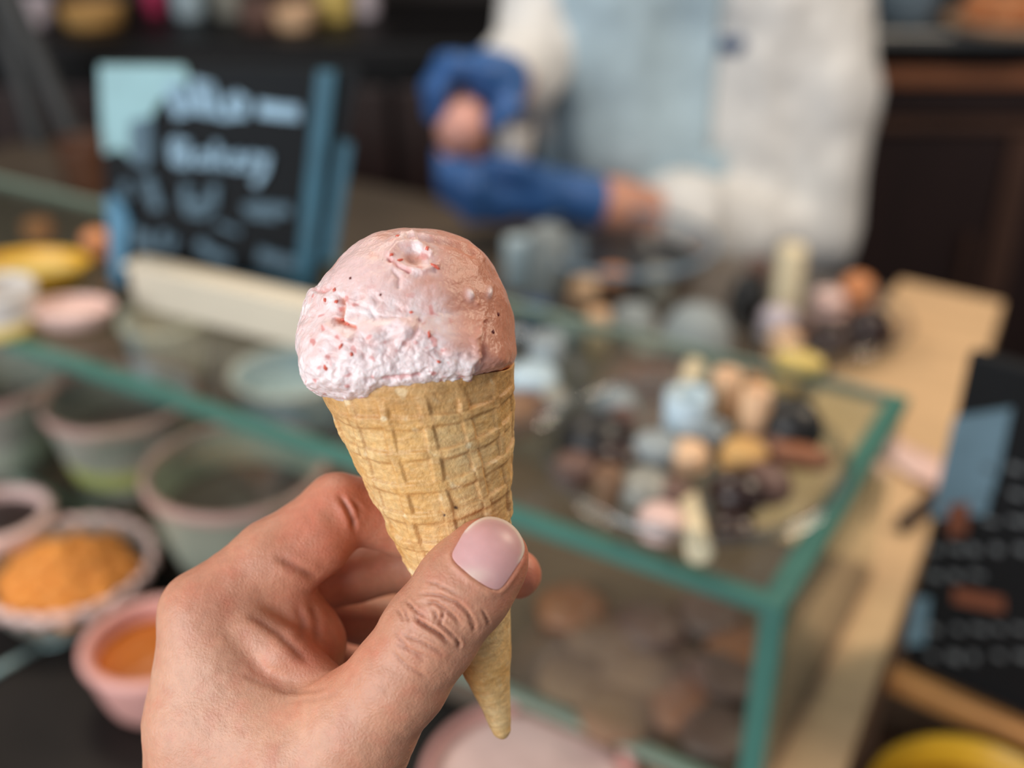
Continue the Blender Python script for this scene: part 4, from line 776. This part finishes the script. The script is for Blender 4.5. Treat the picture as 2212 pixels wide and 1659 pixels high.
# ------------------------------------------------------------------ things on the back counter
zc = 1.151
for (nm, lb, cat, px, py, ro, rb, h, m, inn) in (
    ('pink_cup', 'pinkish cup at the far left end of the black back counter', 'cup', 70, 52, 0.055, 0.045, 0.06, 'lilac', 'rosebrown'),
    ('yellow_tray', 'oval yellow tray on the black back counter', 'tray', 205, 56, 0.075, 0.06, 0.045, 'gold', 'gold'),
    ('magenta_cup', 'magenta cup on the black back counter', 'cup', 338, 30, 0.028, 0.024, 0.08, 'magenta', 'magenta'),
    ('blue_cup', 'pale blue cup on the black back counter', 'cup', 412, 36, 0.042, 0.035, 0.09, 'bluewhite', 'bluewhite'),
    ('cream_cup', 'cream cup right of the pale blue cup on the back counter', 'cup', 500, 36, 0.042, 0.035, 0.09, 'grey_ceramic', 'cream'),
    ('biscuit_bowl', 'brown biscuit bowl on the back counter', 'bowl', 565, 60, 0.05, 0.04, 0.06, 'rosebrown', 'cookie'),
    ('peach_bowl', 'peach coloured bowl at the front of the back counter', 'bowl', 640, 62, 0.055, 0.04, 0.05, 'peach', 'peach'),
    ('lemon_cup', 'pale yellow cup behind the peach bowl on the back counter', 'cup', 725, 42, 0.045, 0.04, 0.08, 'lemon', 'cream'),
    ('lilac_cup', 'lilac white cup at the right end of the row on the back counter', 'cup', 790, 34, 0.035, 0.03, 0.09, 'lilac', 'lilac')):
    v = vessel(nm, lb, cat, tuple(at_z(px, py, zc)), ro, rb, h, M[m], 0.004, 24); fill(v, ro * 0.85, h * 0.75, M[inn], 'contents', 0.004)
zr = 1.181
tr = vessel('pastry_tray', 'pale round tray of orange pastries on the steel top at top right', 'tray', tuple(at_z(2165, 62, zr)), 0.125, 0.105, 0.02, M['peach'], 0.005)
pc = chunk('orange_pastry', 0.04, M['orange'], 9)
for i in range(9): a = i * 2.4; r = 0.028 * math.sqrt(i); put(pc, 'orange_pastry', (tr.location.x + r * math.cos(a), tr.location.y + r * math.sin(a), zr + 0.045), (0, 0, i), (1, 1, 0.8), 'glazed orange pastry heaped on the tray at top right', 'pastry', 'orange pastries on the tray')
kb = vessel('steel_bowl', 'dark steel bowl left of the pastry tray on the steel top', 'bowl', tuple(at_z(1950, 50, zr)), 0.07, 0.05, 0.07, M['slate'], 0.004)

# ================================================================== the server
def Q(px, py, y, r): p = at_y(px, py, y); return (p[0], p[1], p[2], r)
def LB(P, *t, k=0.03, flat=None): return d_limb(P, [q[:3] for q in t], [q[3] for q in t], k=k, flat=flat)
TOR = [(Q(1310, 0, 1.90, .118), Q(1330, 300, 1.90, .118), Q(1360, 560, 1.90, .118)), (Q(1640, 0, 1.90, .118), Q(1620, 300, 1.90, .118), Q(1600, 560, 1.90, .118))]
pc_ = at_y(1470, 0, 1.90); XC = pc_[0]
SHL = (XC - 0.20, 1.90, 1.50); SHR = (XC + 0.20, 1.90, 1.50)
def torso(P, g=0.0):
    d = LB(P, *[(*q[:3], q[3] + g) for q in TOR[0]]); d = smin(d, LB(P, *[(*q[:3], q[3] + g) for q in TOR[1]]), 0.10)
    d = smin(d, LB(P, (XC - 0.13, 1.90, 1.44, .10 + g), (XC + 0.13, 1.90, 1.44, .10 + g)), 0.08)
    d = smin(d, LB(P, (*SHL, .062 + g), (*SHR, .062 + g)), 0.06); return d
ARM_L = [(*SHR, .060), Q(1780, 200, 1.86, .058), Q(1745, 490, 1.83, .054), Q(1570, 502, 1.76, .050), Q(1330, 452, 1.68, .043), Q(1240, 430, 1.65, .035)]
ARM_R = [(*SHL, .060), Q(1175, 60, 1.86, .054), Q(1130, 150, 1.78, .048), Q(1085, 185, 1.69, .036), Q(1060, 190, 1.65, .031)]
def hands(P, g=0.0):
    q = lambda *t: [Q(a, b, c, r + g) for a, b, c, r in t]
    lower = LB(P, *q((1240, 425, 1.65, .030), (1160, 415, 1.62, .036), (1080, 420, 1.60, .036)), k=.02)
    for dy, y, r in ((-32, 1.585, .0125), (2, 1.575, .013), (34, 1.58, .0125), (60, 1.59, .011)):
        lower = smin(lower, LB(P, *q((1085, 412 + dy * 0.9, y + 0.01, r), (1020, 400 + dy, y - 0.02, r), (970, 372 + dy * 0.8, y - 0.01, r), (958, 352 + dy * .7, y + 0.02, r * .85)), k=.01), .008)
    lower = smin(lower, LB(P, *q((1150, 385, 1.59, .016), (1110, 362, 1.575, .014), (1062, 350, 1.58, .012)), k=.01), .012)
    upper = LB(P, *q((1060, 190, 1.65, .031), (1085, 175, 1.62, .033), (1050, 160, 1.60, .033)), k=.02)
    for dx, y, r in ((0, 1.575, .0125), (-14, 1.60, .013), (-22, 1.625, .0125), (-22, 1.65, .011)):
        upper = smin(upper, LB(P, *q((1040, 150, y, r), (985 + dx, 140, y - .005, r), (948 + dx * .6, 190, y, r), (944 + dx * .3, 245, y + .005, r * .85)), k=.01), .008)
    upper = smin(upper, LB(P, *q((1095, 195, 1.60, .017), (1100, 235, 1.575, .0145), (1068, 262, 1.57, .012)), k=.01), .01)
    return np.minimum(lower, upper)
HD = np.array([XC - 0.01, 1.87, 1.72])
def body_sdf(P):
    d = torso(P, -0.012); d = smin(d, LB(P, *ARM_L), .03); d = smin(d, LB(P, *ARM_R), .03); d = np.minimum(d, 9); d = smin(d, hands(P), .01)
    d = smin(d, LB(P, (XC, 1.905, 1.48, .058), (XC, 1.885, 1.62, .054)), .03)
    hp = P - HD.astype(np.float32); e = np.sqrt(((hp / np.array([.076, .094, .112], np.float32)) ** 2).sum(1)) * .09 - .09
    e = smin(e, LB(P, (HD[0], HD[1] - .035, HD[2] - .075, .042), (HD[0], HD[1] - .055, HD[2] - .105, .022)), .03)
    e = smin(e, LB(P, (HD[0], HD[1] - .09, HD[2] + .012, .008), (HD[0], HD[1] - .112, HD[2] - .03, .013)), .012)
    for s in (-1, 1):
        e = smin(e, LB(P, (HD[0] + s * .078, HD[1] + .008, HD[2] - .03, .010), (HD[0] + s * .083, HD[1] + .016, HD[2] + .022, .014)), .008)
        e = smin(e, LB(P, (HD[0] + s * .018, HD[1] - .088, HD[2] + .03, .009), (HD[0] + s * .05, HD[1] - .076, HD[2] + .03, .008)), .012)
        e = smax(e, -(np.linalg.norm(P - np.array([HD[0] + s * .032, HD[1] - .094, HD[2] + .008], np.float32), axis=1) - .013), .008)
    d = smin(d, e, .02)
    for s in (-1, 1): d = smin(d, LB(P, (XC + s * .095, 1.91, .90, .088), (XC + s * .10, 1.90, .48, .058), (XC + s * .10, 1.92, .09, .042), (XC + s * .10, 1.80, .04, .038)), .04)
    return d
sr = empty('person', (XC, 1.90, 0)); tag(sr, 'person in white shirt, pale blue apron and blue gloves, shaping a scoop', 'person')
def place(name, fn, lo, hi, vox, m, fold=0.0, parent=sr, ev=1, fs=(0.09, 0.09, 0.2)):
    V, F = surface(fn, lo, hi, vox)
    for _ in range(ev): V = V - grad(fn, V.astype(np.float32), vox * .5) * fn(V.astype(np.float32))[:, None]
    if fold: V = V + grad(fn, V.astype(np.float32), vox) * (fold * fbm(V / np.array(fs), 3))[:, None]
    return mesh_obj(name, V - np.array([XC, 1.90, 0]), F, m, parent)
BX = [XC - 0.62, 1.45, 0.0], [XC + 0.5, 2.15, 1.9]
place('body', body_sdf, BX[0], BX[1], 0.009, M['body_skin'])
def band(P, a, b, lo_, hi_):   # keeps the stretch of a limb between two fractions of the line a-b
    a = np.array(a[:3], np.float32); b = np.array(b[:3], np.float32); t = ((P - a) @ (b - a)) / float((b - a) @ (b - a)); L = float(np.linalg.norm(b - a)); return np.maximum(lo_ - t, t - hi_) * L
def shirt_sdf(P):
    d = torso(P, 0.006); w = np.array([0, 0, 0.014, 0.022, 0.026])
    sl = LB(P, *[(*q[:3], q[3] + g) for q, g in zip([ARM_L[0], ARM_L[1], ARM_L[2], ARM_L[3], Q(1470, 486, 1.73, .048)], (.012, .028, .028, .030, .034))])
    d = smin(d, smax(sl, band(P, Q(1410, 465, 1.70, 0), Q(1700, 520, 1.80, 0), 0.0, 9), .01), .03)
    cf = LB(P, Q(1535, 496, 1.745, .078), Q(1475, 484, 1.728, .084)); d = smin(d, cf, .012)
    sr_ = LB(P, *[(*q[:3], q[3] + g) for q, g in zip(ARM_R[:3], (.012, .016, .020))]); d = smin(d, sr_, .03); d = smin(d, LB(P, Q(1140, 145, 1.79, .064), Q(1118, 165, 1.755, .064)), .012)
    d = smax(d, (0.90 - P[:, 2]), .01); d = smax(d, P[:, 2] - 1.555, .01); return d
place('shirt', shirt_sdf, [XC - 0.5, 1.55, 0.86], [XC + 0.5, 2.12, 1.6], 0.008, M['shirt'], 0.010)
def apron_sdf(P):
    d = torso(P, 0.018); half = np.where(P[:, 2] > 1.1, 0.130, 0.16)
    d = smax(d, np.abs(P[:, 0] - (XC - 0.080)) - half, .01); d = smax(d, P[:, 1] - 1.86, .01); d = smax(d, P[:, 2] - 1.42, .01); return smax(d, 0.93 - P[:, 2], .01)
place('apron', apron_sdf, [XC - 0.3, 1.6, 0.9], [XC + 0.3, 1.9, 1.46], 0.007, M['apron'], 0.006)
place('glove', lambda P: smax(smin(hands(P, 0.003), LB(P, Q(1275, 438, 1.664, .044), Q(1225, 426, 1.645, .040)), .01), P[:, 2] - float(at_y(1000, 322, 1.6)[2]), .004), [XC - 0.55, 1.48, 0.9], [XC + 0.1, 1.72, 1.25], 0.005, M['glove'])
place('glove', lambda P: smax(smin(hands(P, 0.003), LB(P, Q(1075, 186, 1.675, .037), Q(1060, 190, 1.645, .035)), .01), (P[:, 2] - 0 - float(at_y(1000, 300, 1.6)[2])) * -1, .004), [XC - 0.55, 1.48, 0.98], [XC + 0.1, 1.74, 1.32], 0.005, M['glove'])
def legs(P):
    d = None
    for s in (-1, 1): q = LB(P, (XC + s * .095, 1.91, .92, .112), (XC + s * .10, 1.90, .48, .078), (XC + s * .10, 1.92, .10, .068)); d = q if d is None else smin(d, q, .05)
    return smax(smax(d, P[:, 2] - 0.955, .01), .06 - P[:, 2], .01)
place('trousers', legs, [XC - 0.3, 1.7, 0.0], [XC + 0.3, 2.1, 1.0], 0.012, M['trousers'], 0.006)
def hair(P):
    hp = P - (HD + np.array([0, .012, .018])).astype(np.float32); e = np.sqrt(((hp / np.array([.086, .102, .115], np.float32)) ** 2).sum(1)) * .095 - .095
    return smax(e, -(hp[:, 2] - .02 - np.clip(hp[:, 1] * -0.9, -.12, 1) * 0.9), .01)
place('hair', hair, HD - .16, HD + .16, 0.006, M['hair'], 0.003, fs=(.02, .02, .03))
for s in (-1, 1):
    V, F = lathe([(0.0005, -.011), (0.006, -.009), (0.0105, -.003), (0.011, 0.001), (0.0095, .006), (0.005, .0098), (0.0005, .011)], 14); ey = mesh_obj('eye', V, F, M['eye_white'], sr, loc=(HD[0] + s * .032 - XC, HD[1] - .083 - 1.9, HD[2] + .006)); V, F = lathe([(0.0005, 0), (0.005, 0), (0.0045, .0012), (0.0005, .0018)], 12); ir = mesh_obj('iris', V, F, M['eye_dark'], ey, loc=(0, -.0102, 0)); ir.rotation_euler = (math.pi / 2, 0, 0)
tube('mouth', [(HD[0] - .022 - XC, HD[1] - .085 - 1.9, HD[2] - .062), (HD[0] - XC, HD[1] - .094 - 1.9, HD[2] - .064), (HD[0] + .022 - XC, HD[1] - .085 - 1.9, HD[2] - .062)], [.003, .006, .003], M['lip'], sr)
for s in (-1, 1): box('shoe', s * .10 - .048, s * .10 + .048, -.20, .06, 0.0, .085, M['black'], sr, .03, 3)
def front_of(fn, px, py):
    d = AF + (px - CX) / FPX * AR + (CY - py) / FPX * AU; t = 1.2
    for _ in range(60): t += 0.8 * float(fn((CAM + d * t)[None].astype(np.float32))[0])
    return CAM + d * t
em = front_of(shirt_sdf, 1570, 100); eb = []
for (px, py, w) in ((1560, 98, .014), (1594, 100, .014), (1577, 104, .009)):
    p = front_of(shirt_sdf, px, py) - np.array([XC, 1.9, 0]); V, F = lathe([(0.0005, -.006), (w, -.006), (w * 1.02, .0005), (w * .8, .002), (0.0005, .0022)], 14); eb.append(mesh_obj('emblem', V, F, M['navy'], sr, loc=tuple(p))); eb[-1].rotation_euler = (math.pi / 2 + .25, 0, 0)
# the cone in the server's hands
cx_ = Vector(at_y(1003, 268, 1.585)); hc = empty('ice_cream_cone', tuple(at_y(1015, 400, 1.585))); hc.rotation_euler = (0, 0, 0); tag(hc, 'second pink ice cream cone between the blue gloved hands', 'ice cream')
rel = cx_ - hc.location
V, F = lathe([(0.004, -.03), (0.012, 0.0), (0.026, rel.z - .03), (0.028, rel.z - .012), (0.026, rel.z - .012), (0.010, 0.004)], 24); mesh_obj('waffle_cone', V, F, M['copper'], hc)
mm = chunk('scoop', 0.041, M['pale_pink'], 3); sc_ = put(mm, 'scoop', rel, parent=hc); M['pink_gel'] = mat('pink_gel', srgb(226, 166, 152), 0.4); mm.materials.clear(); mm.materials.append(M['pink_gel'])
nk = at_y(1108, 300, 1.60); npk = vessel('paper_cup', 'white paper cup held between the blue gloves', 'cup', (nk[0], nk[1], nk[2] - .03), 0.03, 0.022, 0.05, M['white_ceramic'], .002, 24)

# ------------------------------------------------------------------ look-alikes get a label of their own by their place
ORD = ['first', 'second', 'third', 'fourth', 'fifth', 'sixth', 'seventh', 'eighth', 'ninth', 'tenth']
same = {}
for o in COL.objects:
    if o.parent is None and o.get('label'): same.setdefault(o['label'], []).append(o)
for lb, L in same.items():
    if len(L) < 2: continue
    L.sort(key=lambda o: o.location.x / max(0.1, o.location.y))
    for i, o in enumerate(L):
        o['label'] = lb + (', the left one' if i == 0 else ', the right one') if len(L) == 2 else lb + ', ' + ORD[i] + ' from left'
